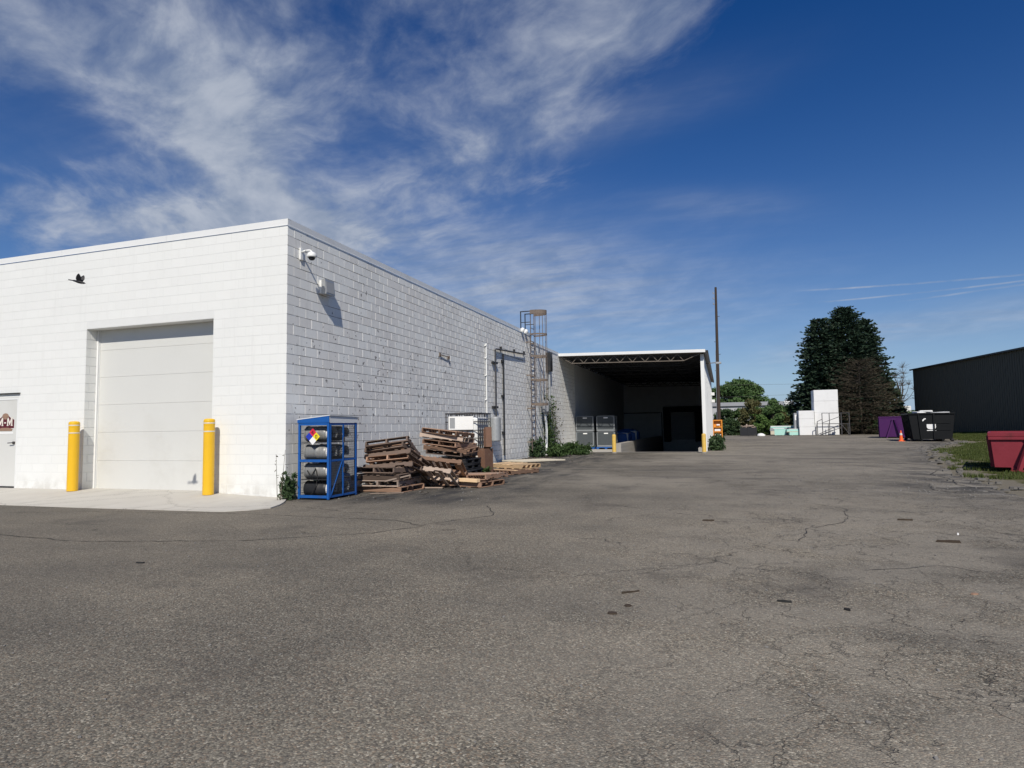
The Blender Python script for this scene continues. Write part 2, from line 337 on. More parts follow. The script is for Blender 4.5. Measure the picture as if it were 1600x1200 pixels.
def apron():
    m, t, b = newmat('apron_concrete'); p = pos(t)
    n = t.noise(p, 1.0, 6, .65); s2 = t.noise(t.map(p, scale=(2.2, .6, 1), rot=(0, 0, -.5)), .9, 6, .7); f = t.noise(p, 60, 3)
    c = t.mix(n, (.44, .415, .365), (.60, .575, .515)); c = t.mix(t.m('MULTIPLY', t.ss(s2, .52, .72), .5), c, (.33, .305, .26)); c = t.mix(t.m('MULTIPLY', f, .18), c, (.30, .28, .25))
    e = t.vor(t.vadd(p, t.vscale(t.vadd(t.comb(n, s2, f), (-.5, -.5, -.5)), .5)), .33, 'DISTANCE_TO_EDGE'); k = t.m('SUBTRACT', 1.0, t.ss(e, .001, .005)); c = t.mix(t.m('MULTIPLY', k, .6), c, (.12, .11, .10))
    t.put(b.inputs['Base Color'], c); b.inputs['Roughness'].default_value = .85; b.inputs['Specular IOR Level'].default_value = .25
    bump(t, b, f, .0015)
apron()

# ------------------------------------------------------------------ mesh helpers
class MB:
    def __init__(s): s.v = []; s.f = []
    def add(s, vs, fs):
        o = len(s.v); s.v += [tuple(v) for v in vs]; s.f += [tuple(i + o for i in f) for f in fs]; return s
    def box(s, lo, hi, M=None):
        x0, y0, z0 = lo; x1, y1, z1 = hi
        vs = [(x0, y0, z0), (x1, y0, z0), (x1, y1, z0), (x0, y1, z0), (x0, y0, z1), (x1, y0, z1), (x1, y1, z1), (x0, y1, z1)]
        if M is not None: vs = [M @ Vector(v) for v in vs]
        return s.add(vs, [(0, 3, 2, 1), (4, 5, 6, 7), (0, 1, 5, 4), (1, 2, 6, 5), (2, 3, 7, 6), (3, 0, 4, 7)])
    def cbox(s, lo, hi, b=.005, M=None):
        """box with chamfered edges"""
        lo, hi = Vector(lo), Vector(hi); vs = []; idx = {}
        for cx in (0, 1):
            for cy in (0, 1):
                for cz in (0, 1):
                    c = [(lo, hi)[k][i] for i, k in enumerate((cx, cy, cz))]; d = [b if k == 0 else -b for k in (cx, cy, cz)]
                    for ax in range(3):
                        q = [c[i] + (0 if i == ax else d[i]) for i in range(3)]; idx[(cx, cy, cz, ax)] = len(vs); vs.append(q)
        fs = []
        for ax in range(3):
            o1, o2 = (ax + 1) % 3, (ax + 2) % 3
            for k in (0, 1):
                f = []
                for a, c in ((0, 0), (1, 0), (1, 1), (0, 1)):
                    key = [0, 0, 0]; key[ax] = k; key[o1] = a; key[o2] = c; f.append(idx[(*key, ax)])
                fs.append(f if k else f[::-1])
            for a in (0, 1):
                for c in (0, 1):
                    q = []
                    for k, axx in ((0, o1), (1, o1), (1, o2), (0, o2)):
                        key = [0, 0, 0]; key[ax] = k; key[o1] = a; key[o2] = c; q.append(idx[(*key, axx)])
                    fs.append(q if (a + c) % 2 == 0 else q[::-1])
        for cx in (0, 1):
            for cy in (0, 1):
                for cz in (0, 1):
                    t = [idx[(cx, cy, cz, a)] for a in range(3)]; fs.append(t if (cx + cy + cz) % 2 else t[::-1])
        if M is not None: vs = [M @ Vector(v) for v in vs]
        return s.add(vs, fs)
    def cyl(s, p0, p1, r0, r1=None, n=10, caps=True):
        r1 = r0 if r1 is None else r1; p0, p1 = Vector(p0), Vector(p1); d = (p1 - p0).normalized()
        a = d.orthogonal().normalized(); c = d.cross(a); vs = []
        for p, r in ((p0, r0), (p1, r1)):
            for i in range(n):
                t = 2 * PI * i / n; vs.append(p + a * math.cos(t) * r + c * math.sin(t) * r)
        fs = [(i, (i + 1) % n, n + (i + 1) % n, n + i) for i in range(n)]
        if caps: fs += [tuple(range(n))[::-1], tuple(range(n, 2 * n))]
        return s.add(vs, fs)
    def tube(s, pts, r, n=8):
        for a, b in zip(pts[:-1], pts[1:]): s.cyl(a, b, r, r, n)
        return s
    def lathe(s, prof, n=20, M=None):
        """prof: (radius, height) from bottom to top"""
        vs = []; fs = []
        for r, h in prof:
            for i in range(n): vs.append((r * math.cos(2 * PI * i / n), r * math.sin(2 * PI * i / n), h))
        for k in range(len(prof) - 1):
            for i in range(n): fs.append((k * n + i, k * n + (i + 1) % n, (k + 1) * n + (i + 1) % n, (k + 1) * n + i))
        fs.append(tuple(range(n))[::-1]); fs.append(tuple(range((len(prof) - 1) * n, len(prof) * n)))
        if M is not None: vs = [M @ Vector(v) for v in vs]
        return s.add(vs, fs)
    def prism(s, poly, d, M=None):
        """poly in x,z, thickness d along y from 0 to d"""
        n = len(poly); vs = [(x, 0, z) for x, z in poly] + [(x, d, z) for x, z in poly]
        fs = [tuple(range(n)), tuple(range(n, 2 * n))[::-1]] + [(i, n + i, n + (i + 1) % n, (i + 1) % n) for i in range(n)]
        if M is not None: vs = [M @ Vector(v) for v in vs]
        return s.add(vs, fs)
    def bar(s, a, b, w_, h_=None):
        """square bar from a to b"""
        h_ = h_ or w_; a, b = Vector(a), Vector(b); d = (b - a); L = d.length; q = d.to_track_quat('Z', 'Y').to_matrix().to_4x4()
        return s.box((-w_ / 2, -h_ / 2, 0), (w_ / 2, h_ / 2, L), Matrix.Translation(a) @ q)
    def mesh(s, name, mat, smooth=False):
        me = bpy.data.meshes.new(name); me.from_pydata(s.v, [], s.f); me.materials.append(MATS[mat])
        if smooth: me.shade_smooth()
        me.update(); return me
    def build(s, name, mat, parent=None, loc=(0, 0, 0), smooth=False):
        return inst(name, s.mesh(name, mat, smooth), parent, loc)
def inst(name, me, parent=None, loc=(0, 0, 0), rot=None):
    o = bpy.data.objects.new(name, me); COL.objects.link(o); o.parent = parent; o.location = loc
    if rot is not None: o.rotation_euler = rot
    return o
def tag(o, label, cat=None, group=None, kind=None):
    o['label'] = label
    if cat: o['category'] = cat
    if group: o['group'] = group
    if kind: o['kind'] = kind
    return o
def thing(name, label, cat, loc=(0, 0, 0), rot=(0, 0, 0), group=None):
    o = bpy.data.objects.new(name, None); COL.objects.link(o); o.location = loc; o.rotation_euler = rot; o.empty_display_size = .2
    return tag(o, label, cat, group)
def npmesh(name, V, F, mat, parent=None, smooth=False, loc=(0, 0, 0)):
    me = bpy.data.meshes.new(name); V = np.asarray(V, np.float32); F = np.asarray(F, np.int32); k = F.shape[1]
    me.vertices.add(len(V)); me.vertices.foreach_set('co', V.ravel()); me.loops.add(F.size); me.loops.foreach_set('vertex_index', F.ravel())
    me.polygons.add(len(F)); me.polygons.foreach_set('loop_start', np.arange(0, F.size, k, dtype=np.int32)); me.polygons.foreach_set('loop_total', np.full(len(F), k, np.int32))
    me.materials.append(MATS[mat]); me.update(calc_edges=True); me.validate()
    return inst(name, me, parent, loc)
def project(p):
    d = Vector(p) - CAMP; zc = d.dot(Fw)
    return (800 + 985.92 * d.dot(Rt) / zc, 600 - 985.92 * d.dot(Up) / zc, zc) if zc > .1 else (-9999, -9999, zc)

# ------------------------------------------------------------------ ground
EY = [-60, -10, 0, 3.1, 7.5, 10, 14.7, 20, 28, 34, 38, 46, 60, 75]
EX = [15.5, 14.2, 13.5, 13.35, 13.7, 14.1, 15.2, 16.2, 18.6, 21.4, 23.3, 24.2, 25, 25]
def xr0(y): return float(np.interp(y, EY, EX))
def xr(y): return xr0(y) + .35 * mnoise.noise(Vector((y * .7, 3.3, 0))) + .16 * mnoise.noise(Vector((y * 3.1, 1.3, 0))) + .07 * mnoise.noise(Vector((y * 9.0, 7.3, 0)))
def gz(x, y):
    d = x - xr0(y)
    if d <= 0.2: return -.05
    k = min(1.0, max(0, (d - .2) / 9.0)); k = k * k * (3 - 2 * k)
    far = min(1.0, max(0.0, (y - 14) / 26.0))
    return -.035 + .62 * k * far + .03 * mnoise.noise(Vector((x * .5, y * .5, 0))) * min(1, d)
gx = sorted(set([-1500, -400, -150, -60, -30, -15, 0, 3.0, 7.4] + list(np.arange(9, 46, .6)) + [50, 60, 80, 120, 250, 600, 1500]))
gy = sorted(set([-600, -200, -80, -40] + list(np.arange(-16, 75, .8)) + [22.5, 46.2] + [78, 82, 90, 105, 130, 170, 260, 500, 1000, 2500]))
gv = [(x, y, gz(x, y)) for y in gy for x in gx]; nx_ = len(gx); gf = []
for j in range(len(gy) - 1):
    for i in range(nx_ - 1):
        if 2.9 < gx[i] < 7.3 and 22.4 < gy[j] < 46.1: continue
        a = j * nx_ + i; gf.append((a, a + 1, a + 1 + nx_, a + nx_))
ground = npmesh('ground', gv, gf, 'earth'); tag(ground, 'grassy earth rising from the yard edge to the dark shed', 'ground', kind='structure')
at = ground.data.attributes.new('dirt', 'FLOAT', 'POINT')
dv = []
for x, y, z in gv:
    d = x - xr0(y); k = max(0.0, 1 - abs(d - .2) / 1.5)
    if x < 10: k = .75
    if y > 68: k = .45
    if 8 < y < 20 and 0 < d < 4: k = max(k, .34)
    dv.append(k)
at.data.foreach_set('value', np.array(dv, np.float32))
rows = []; V = []; F = []
def strip(ys, lf, rf, n):
    o = len(V)
    for y in ys:
        a, b = lf(y), rf(y)
        for i in range(n + 1): V.append((a + (b - a) * i / n, y, 0.0))
    for j in range(len(ys) - 1):
        for i in range(n):
            a = o + j * (n + 1) + i; F.append((a, a + 1, a + n + 2, a + n + 1))
strip(np.arange(-40, .01, .2), lambda y: -45, xr, 4)
strip(np.arange(0, 22.21, .1), lambda y: -.2, xr, 4)
strip(np.arange(22.2, 68.01, .2), lambda y: 7.2, xr, 4)
strip(np.arange(68, 70.6, .3), lambda y: 7.2 + 1.2 * mnoise.noise(Vector((y, 0, 5))), lambda y: xr(y) - (y - 68) * .8, 4)
yard = npmesh('yard_asphalt', V, F, 'asphalt'); tag(yard, 'worn grey asphalt yard with cracks and tyre stains', 'asphalt', kind='structure')
# open cracks and seams traced on the asphalt, narrow dark strips with ragged edges
def crack(pts, wd, seed):
    rs = random.Random(seed); P_ = []
    for (a, b) in zip(pts[:-1], pts[1:]):
        L = math.dist(a, b); n = max(2, int(L / .12))
        for i in range(n): P_.append((a[0] + (b[0] - a[0]) * i / n + rs.gauss(0, .018), a[1] + (b[1] - a[1]) * i / n + rs.gauss(0, .018)))
    P_.append(pts[-1]); vs = []; fs = []
    for i, p in enumerate(P_):
        q = P_[min(i + 1, len(P_) - 1)]; r = P_[max(i - 1, 0)]; d = Vector((q[0] - r[0], q[1] - r[1])).normalized(); nn = Vector((-d.y, d.x)); h = wd * rs.uniform(.25, 1.0) * (.3 if i in (0, len(P_) - 1) else 1)
        vs += [(p[0] + nn.x * h, p[1] + nn.y * h, .004), (p[0] - nn.x * h, p[1] - nn.y * h, .004)]
    for i in range(len(P_) - 1): fs.append((2 * i, 2 * i + 1, 2 * i + 3, 2 * i + 2))
    m = MB().add(vs, fs); m.build('crack', 'rubber', yard)
crack([(-5.3, -3.3), (-3.9, -4.0), (-1.5, -4.5), (.6, -4.65), (2.6, -4.1), (3.9, -3.2), (4.3, -2.5)], 0.0112, 1)
crack([(-5.3, -3.3), (-2.5, -2.4), (.8, -2.0), (3.6, -2.1), (4.2, -2.45), (4.9, -1.3), (4.4, -.2), (2.6, -.1)], 0.0096, 2)
crack([(9.1, -2.6), (9.3, -1.6), (9.9, -.8), (10.1, .6), (9.6, 1.4)], 0.0077, 3)
crack([(9.5, -4.0), (10.2, -3.6), (10.9, -4.1), (11.6, -3.9)], 0.0060, 4)
crack([(11.2, -1.2), (12.0, -1.9), (13.1, -2.0), (14.0, -2.6)], 0.0066, 5)
crack([(7.2, 4.0), (7.9, 4.6), (8.2, 5.6), (7.9, 6.4)], 0.0088, 6)
crack([(6.2, 9.2), (6.9, 10.6), (8.0, 11.0), (8.6, 12.6)], 0.0110, 7)
crack([(4.6, 8.6), (5.1, 10.4), (5.6, 11.2)], 0.0110, 8)
crack([(9.0, 13.5), (10.5, 15.0), (11.2, 17.4), (12.4, 18.5)], 0.0121, 9)
crack([(13.2, 4.0), (13.0, 5.4), (13.35, 6.6), (13.3, 8.2), (14.0, 10.0)], 0.0165, 10)
crack([(12.6, 3.2), (12.2, 4.0), (12.5, 5.2), (12.2, 6.2)], 0.0121, 11)
# concrete apron in front of the doors
ap = [(-16, .40), (-16, -2.05), (-8.5, -2.00), (-3.0, -1.98), (0.0, -1.90), (.22, -1.86), (.55, -1.62), (.72, -1.3), (.62, -.95), (.42, -.55), (.2, -.22), (.02, .02), (-.02, .40)]
def apz(x, y):
    k = min(1, max(0, (-x - .2) / 1.6)); return .012 + (.018 + .072 * k) * min(1, max(0, (y + 1.95) / 1.9))
xs_ = [-16, -12, -8.5] + list(np.arange(-8, .01, .5)) + [.1, .22, .35, .45, .55, .62, .68, .72]; vs = []; fs = []; nr = 9
for x in xs_:
    yf = float(np.interp(x, [-16, -8.5, -3, 0, .22, .55, .72], [-2.05, -2.0, -1.98, -1.90, -1.86, -1.62, -1.3])) + .012 * mnoise.noise(Vector((x * 4, 0, 0)))
    yb = .40 if x <= -.02 else float(np.interp(x, [-.02, .02, .2, .42, .62, .72], [.40, .02, -.22, -.55, -.95, -1.29]))
    vs += [(x, yf, -.1)] + [(x, yf + (yb - yf) * i / (nr - 1), apz(x, yf + (yb - yf) * i / (nr - 1))) for i in range(nr)] + [(x, yb, -.1)]
k_ = nr + 2
for i in range(len(xs_) - 1):
    for j in range(k_ - 1): a = i * k_ + j; fs.append((a, a + k_, a + k_ + 1, a + 1))
pad = MB().add(vs, fs).build('concrete_apron', 'apron_concrete')
tag(pad, 'pale concrete apron in front of the white overhead door', 'pavement', kind='structure')

# ------------------------------------------------------------------ warehouse
CO, Z0, BL = .2032, -.13, .4064
WH = thing('warehouse', 'white painted concrete block warehouse with flat roof and overhead door', 'building')
def wallbox(name, mat, boxes):
    m = MB()
    for lo, hi in boxes: m.box(lo, hi)
    return m.build(name, mat, WH)
DX0, DX1, DZ = -5.52, -1.86, 3.775      # overhead door opening
PX0, PX1, PZ = -8.62, -7.66, 2.25       # personnel door opening
MF, MS = .0018, .0065
fw = wallbox('front_wall', 'mortar_front', [((-16, MF, -.3), (PX0, .30, 5.56)), ((PX1, MF, -.3), (DX0, .30, 5.56)), ((DX1, MF, -.3), (-.30, .30, 5.56)),
    ((PX0, MF, PZ), (PX1, .30, 5.56)), ((DX0, MF, DZ), (DX1, .30, 5.56)), ((-.30, MF, -.3), (-MS, .30, 5.56))])
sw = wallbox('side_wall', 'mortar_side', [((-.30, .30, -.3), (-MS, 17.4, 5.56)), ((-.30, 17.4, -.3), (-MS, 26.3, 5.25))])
wallbox('shaded_wall', 'shed_inside', [((-.30, 26.3, -1.3), (-.001, 47.0, 5.25))])  # same white wall continues; greyer tone puts the canopy's shade into the colour
def blockmesh(name, mat, wd, dep):
    a, b_, h, i_ = 0.0, wd, CO - .010, .0026
    vs = [(0, dep, 0), (wd, dep, 0), (wd, dep, h), (0, dep, h), (i_, 0, i_), (wd - i_, 0, i_), (wd - i_, 0, h - i_), (i_, 0, h - i_)]
    return MB().add(vs, [(4, 5, 6, 7), (0, 1, 5, 4), (1, 2, 6, 5), (2, 3, 7, 6), (3, 0, 4, 7)]).mesh(name, mat)
cand = []     # (score, face, u, k, width)
def courses(face, u1, top, holes, ubeg=0.0):
    for k in range(28):
        z = Z0 + k * CO
        if z + CO > top + .03: continue
        u = 0.0; first = True
        while u < u1 - .02:
            wd = BL / 2 if (first and k % 2) else BL
            a, b_ = u, min(u + wd, u1); u += wd; first = False
            if a < ubeg - 1e-6: continue
            segs = [(a, b_)]
            for h0, h1, hz in holes:
                if z < hz - .02:
                    ns = []
                    for s0, s1 in segs:
                        if s1 <= h0 or s0 >= h1: ns.append((s0, s1)); continue
                        if s0 < h0: ns.append((s0, h0))
                        if s1 > h1: ns.append((h1, s1))
                    segs = ns
            for s0, s1 in segs:
                if s1 - s0 > .03:
                    c = (-(s0 + s1) / 2, 0, z + .1) if face == 'f' else (0, (s0 + s1) / 2, z + .1)
                    px, py, zc = project(c); dv_ = Vector(c) - CAMP
                    cosv = abs(dv_.y if face == 'f' else dv_.x) / dv_.length
                    vis = -10 < px < 1610 and zc > 0
                    cand.append(((s1 - s0) * cosv / dv_.length ** 2 if vis else 0, face, s0, k, s1 - s0))
courses('f', 12.0, 5.57, [(-DX1, -DX0, DZ), (-PX1, -PX0, PZ)])
courses('r', 17.4, 5.57, []); courses('r', 26.25, 5.26, [], 17.39)
cand.sort(key=lambda c: -c[0])
bm_cache = {}
rest = {'f': MB(), 'r': MB()}
for n_, (sc_, face, u, k, wd) in enumerate(cand):
    g0 = 0.0 if u < .001 else .005; ww = round(wd - g0 - .005, 4); jit = random.uniform(0, .0034 if face == 'r' else .0006); z = Z0 + k * CO + .005
    mat = 'paint_front' if face == 'f' else 'paint_side'
    if n_ < 300:
        key = (face, ww)
        if key not in bm_cache: bm_cache[key] = blockmesh('block', mat, ww, .010)
        if face == 'f': inst('block', bm_cache[key], fw, (-(u + wd) + .005, -jit, z))
        else: inst('block', bm_cache[key], sw, (jit, u + g0, z), (0, 0, PI / 2))
    else:
        i_ = .0026; h = CO - .010; dep = .010
        q = [(0, dep, 0), (ww, dep, 0), (ww, dep, h), (0, dep, h), (i_, 0, i_), (ww - i_, 0, i_), (ww - i_, 0, h - i_), (i_, 0, h - i_)]
        q = [(x - (u + wd) + .005, y - jit, zz_ + z) for x, y, zz_ in q] if face == 'f' else [(-y + jit, x + u + g0, zz_ + z) for x, y, zz_ in q]
        rest[face].add(q, [(4, 5, 6, 7), (0, 1, 5, 4), (1, 2, 6, 5), (2, 3, 7, 6), (3, 0, 4, 7)])
for f_, par in (('f', fw), ('r', sw)):
    o = rest[f_].build('blocks', 'paint_front' if f_ == 'f' else 'paint_side', par); o['kind'] = 'stuff'
# left reveal of the overhead door
rv = MB()
for k in range(20):
    z = Z0 + k * CO + .005
    if z > DZ: break
    h = min(CO - .010, DZ - z); i_ = .0026
    for a, b_ in (((0.002, .30),) if k % 2 else ((0.002, .10), (.11, .30))):
        q = [(DX0 + .001, a, z), (DX0 + .001, b_, z), (DX0 + .001, b_, z + h), (DX0 + .001, a, z + h), (DX0 + .006, a + i_, z + i_), (DX0 + .006, b_ - i_, z + i_), (DX0 + .006, b_ - i_, z + h - i_), (DX0 + .006, a + i_, z + h - i_)]
        rv.add(q, [(4, 5, 6, 7), (0, 1, 5, 4), (1, 2, 6, 5), (2, 3, 7, 6), (3, 0, 4, 7)])
rv.build('door_reveal', 'paint_front', WH)
MB().box((DX0, .0, DZ - .012), (DX1, .29, DZ - .002)).build('lintel_plate', 'metal_white', WH)
# fascia and roof
def fascia(x0, y0, x1, y1, zt, mat='fascia_metal', h=.135):
    L = math.dist((x0, y0), (x1, y1)); n = max(1, round(L / 3.05)); d = Vector((x1 - x0, y1 - y0, 0)) / L; nrm = Vector((d.y, -d.x, 0))
    for i in range(n):
        a = Vector((x0, y0, 0)) + d * (L * i / n + .002); b_ = Vector((x0, y0, 0)) + d * (L * (i + 1) / n - .002); m = MB()
        A = [(a + nrm * o, z) for o, z in ((-.10, zt), (.014, zt), (.014, zt - h + .012), (.020, zt - h), (.006, zt - h), (.006, zt - .02), (-.10, zt - .02))]
        q = [(p.x, p.y, z) for p, z in A] + [((p + b_ - a).x, (p + b_ - a).y, z) for p, z in A]; k = len(A)
        m.add(q, [(j, (j + 1) % k, k + (j + 1) % k, k + j) for j in range(k)] + [tuple(range(k))[::-1], tuple(range(k, 2 * k))])
        m.build('fascia', mat, WH)
fascia(-16, 0, .016, 0, 5.70, 'metal_white'); fascia(0, .0, 0, 17.42, 5.70); fascia(0, 17.43, 0, 22.5, 5.37)
MB().box((-16, .3, 5.2), (-.28, 17.4, 5.3)).box((-16, 17.4, 5.0), (-.28, 47, 5.1)).box((-.4, 17.3, 5.2), (-.008, 17.42, 5.66)).build('roof', 'roof_far', WH)
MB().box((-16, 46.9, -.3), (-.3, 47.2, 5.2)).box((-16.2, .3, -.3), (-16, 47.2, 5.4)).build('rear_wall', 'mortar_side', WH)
# overhead door
OD = bpy.data.objects.new('overhead_door', None); COL.objects.link(OD); OD.parent = WH
zs = [.085, .735, 1.385, 2.02, 2.66, 3.29, 3.93]
for a, b_ in zip(zs[:-1], zs[1:]):
    m = MB(); m.cbox((DX0 + .03, .30, a + .0012), (DX1 - .03, .345, b_ - .0012), .003)
    m.build('door_panel', 'door_white', OD)
MB().box((DX0 + .03, .302, .062), (DX1 - .03, .34, .085)).build('bottom_seal', 'rubber', OD)
MB().cbox((DX0 + .008, .255, .07), (DX0 + .055, .299, DZ - .015), .004).box((DX0 + .062, .285, .07), (DX0 + .075, .2985, DZ - .015)).build('jamb_trim', 'metal_white', OD)
MB().cbox((DX1 - .055, .255, .07), (DX1 - .008, .299, DZ - .015), .004).build('jamb_trim', 'metal_white', OD)
MB().box((DX0, .35, -.2), (DX1, .5, DZ + .2)).build('door_back', 'shed_inside', OD)
# personnel door
PD = bpy.data.objects.new('personnel_door', None); COL.objects.link(PD); PD.parent = WH
MB().cbox((PX0 + .05, .012, .135), (PX1 - .052, .057, PZ - .055), .003).build('door_leaf', 'door_white', PD)
MB().box((PX0, .004, .05), (PX0 + .045, .12, PZ - .001)).box((PX1 - .047, .004, .05), (PX1, .12, PZ - .001)).box((PX0 + .046, .005, PZ - .05), (PX1 - .048, .119, PZ - .002)).build('door_frame', 'metal_white', PD)
MB().box((PX0 + .05, -.004, .09), (PX1 - .05, .10, .13)).build('threshold', 'black_metal', PD)
MB().box((PX0 - .06, -.05, 2.355), (PX1 + .06, .003, 2.363)).box((PX0 - .06, -.05, 2.340), (PX1 + .06, -.046, 2.355)).build('drip_cap', 'black_metal', PD)
MB().cyl((-7.77, .012, 1.17), (-7.77, -.018, 1.17), .033, n=14).cyl((-7.77, -.018, 1.17), (-7.77, -.055, 1.17), .012).cyl((-7.765, -.05, 1.17), (-7.90, -.052, 1.165), .011).build('lever_handle', 'steel', PD)
sgn = MB()
shield = [(-.31, -.10), (.29, -.10), (.29, .10), (.15, .155), (.10, .19), (-.12, .19), (-.17, .155), (-.31, .10)]
M_ = Matrix.Translation((-8.09, .0095, 1.62))
SG = MB().prism(shield, .003, M_).build('door_sign', 'maroon', PD)
MB().prism([(.11 * math.cos(t * PI / 9) - .01, .185 + .075 * math.sin(t * PI / 9)) for t in range(18)], .003, Matrix.Translation((-8.09, .0055, 1.62))).build('sign_crown', 'bronze', SG)
def letter_M(x, z, s):
    k = s
    return [(x, z), (x + .30 * k, z), (x + .30 * k, z + .10 * k), (x + .23 * k, z + .10 * k), (x + .23 * k, z + .62 * k), (x + .46 * k, z + .08 * k), (x + .54 * k, z + .08 * k), (x + .77 * k, z + .62 * k), (x + .77 * k, z + .10 * k), (x + .70 * k, z + .10 * k), (x + .70 * k, z), (x + 1.0 * k, z), (x + 1.0 * k, z + .10 * k), (x + .94 * k, z + .10 * k), (x + .94 * k, z + .90 * k), (x + 1.0 * k, z + .90 * k), (x + 1.0 * k, z + k), (x + .74 * k, z + k), (x + .50 * k, z + .45 * k), (x + .26 * k, z + k), (x, z + k), (x, z + .90 * k), (x + .06 * k, z + .90 * k), (x + .06 * k, z + .10 * k), (x, z + .10 * k)]
lm = MB()
for x in (-.275, .045): lm.prism(letter_M(x, -.045, .20), .003, Matrix.Translation((-8.09, .0055, 1.62)))
lm.box((-8.09 - .045, .0055, 1.635), (-8.09 + .015, .0085, 1.665)); lm.build('sign_letters', 'cream', SG)
MB().prism([(-.24, -.165), (.22, -.165), (.25, -.12), (.10, -.09), (-.12, -.09), (-.27, -.12)], .003, Matrix.Translation((-8.09, .0055, 1.62))).build('sign_ribbon', 'bronze', SG)
MB().box((-8.36, .0075, 1.385), (-7.82, .0105, 1.425)).build('kick_label', 'label_white', PD)

# bollards by the overhead door
def bollard(x, y, label, z=.09):
    t = thing('bollard', label, 'bollard', (x, y, z), group='yellow sleeved bollards beside the overhead door')
    MB().lathe([(.108, 0), (.110, .02), (.108, 1.40), (.110, 1.425), (.110, 1.50), (.104, 1.525), (.086, 1.540), (.04, 1.548)], 28).build('sleeve', 'yellow_plastic', t, smooth=False)
    for zb in (1.285, 1.455): MB().lathe([(.1105, zb - .011), (.1115, zb - .008), (.1115, zb + .008), (.1105, zb + .011)], 28).build('reflective_band', 'tape', t)
    return t
bollard(-1.67, -.26, 'yellow plastic sleeved bollard at the right side of the overhead door', .085); bollard(-5.46, -.26, 'yellow plastic sleeved bollard at the left side of the overhead door', .095)

# dome camera on its wall bracket
t = thing('security_camera', 'white dome security camera on a bracket high on the side wall', 'camera', (0, .42, 5.06)); t.scale = (.78, .78, .78)
MB().cbox((.004, -.06, -.16), (.05, .06, .17), .008).build('wall_plate', 'metal_white', t)
MB().tube([(.05, 0, .06), (.16, 0, .09), (.29, 0, .085), (.345, 0, .06), (.36, 0, .02)], .026, 10).build('arm', 'metal_white', t, smooth=True)
MB().lathe([(.12, -.115), (.128, -.10), (.128, -.06), (.11, -.01), (.07, .025), (.03, .04)], 22, Matrix.Translation((.36, 0, .0))).build('housing', 'metal_white', t, smooth=True)
MB().lathe([(.02, -.195), (.055, -.185), (.082, -.155), (.09, -.117)], 18, Matrix.Translation((.36, 0, 0))).build('lens_dome', 'black_metal', t, smooth=True)
# wall pack lamp
t = thing('wall_lamp', 'grey box wall pack lamp fixed below the dome camera', 'lamp', (0, 1.22, 4.50))
MB().cbox((.004, -.15, -.14), (.075, .15, .15), .006).build('back_box', 'metal_white', t)
m = MB(); q = [(.077, -.17, -.16), (.20, -.17, -.16), (.165, -.17, .17), (.077, -.17, .17)]
m.add(q + [(x, -y, z) for x, y, z in q], [(0, 1, 2, 3), (7, 6, 5, 4), (0, 4, 5, 1), (1, 5, 6, 2), (2, 6, 7, 3), (3, 7, 4, 0)]); m.build('hood', 'galv', t)
m = MB(); q = [(.19, -.145, -.13), (.204, -.145, -.13), (.176, -.145, .12), (.166, -.145, .12)]
m.add(q + [(x, -y, z) for x, y, z in q], [(0, 1, 2, 3), (7, 6, 5, 4), (0, 4, 5, 1), (1, 5, 6, 2), (2, 6, 7, 3), (3, 7, 4, 0)]); m.build('lens', 'sheet_grey', t)

# bird in flight in front of the door wall
t = thing('bird', 'small black bird in flight with raised wings before the white wall', 'bird', (-1.44, -3.28, 3.80), (0, math.radians(14), math.radians(18)))
m = MB(); pr = [(-.105, .004), (-.095, .014), (-.05, .018), (-.02, .026), (.02, .028), (.05, .024), (.068, .019), (.085, .018), (.096, .009), (.118, .001)]
n = 10; vs = []
for x, r in pr:
    for i in range(n): vs.append((x, r * math.cos(2 * PI * i / n), r * .9 * math.sin(2 * PI * i / n)))
fs = [(k * n + i, k * n + (i + 1) % n, (k + 1) * n + (i + 1) % n, (k + 1) * n + i) for k in range(len(pr) - 1) for i in range(n)]
m.add(vs, fs + [tuple(range(n)), tuple(range((len(pr) - 1) * n, len(pr) * n))[::-1]]); m.build('body', 'bird_dark', t, smooth=True)
for sgn_ in (-1, 1):
    m = MB(); W_ = [(.045, .012, .012), (.05, .035, .06), (.030, .050, .105), (.005, .058, .128), (-.018, .052, .108), (-.035, .042, .075), (-.042, .028, .04), (-.03, .012, .010)]
    vs = [(x, sgn_ * y, z) for x, y, z in W_] + [(x, sgn_ * (y + .004), z) for x, y, z in W_]; k = len(W_)
    m.add(vs, [tuple(range(k)), tuple(range(k, 2 * k))[::-1]] + [(i, k + i, k + (i + 1) % k, (i + 1) % k) for i in range(k)]); m.build('wing', 'bird_dark', t)
m = MB(); m.prism([(-.09, -.004), (-.165, -.010), (-.17, .004), (-.09, .008)], .03, Matrix.Translation((0, -.015, 0))); m.build('tail', 'bird_dark', t)
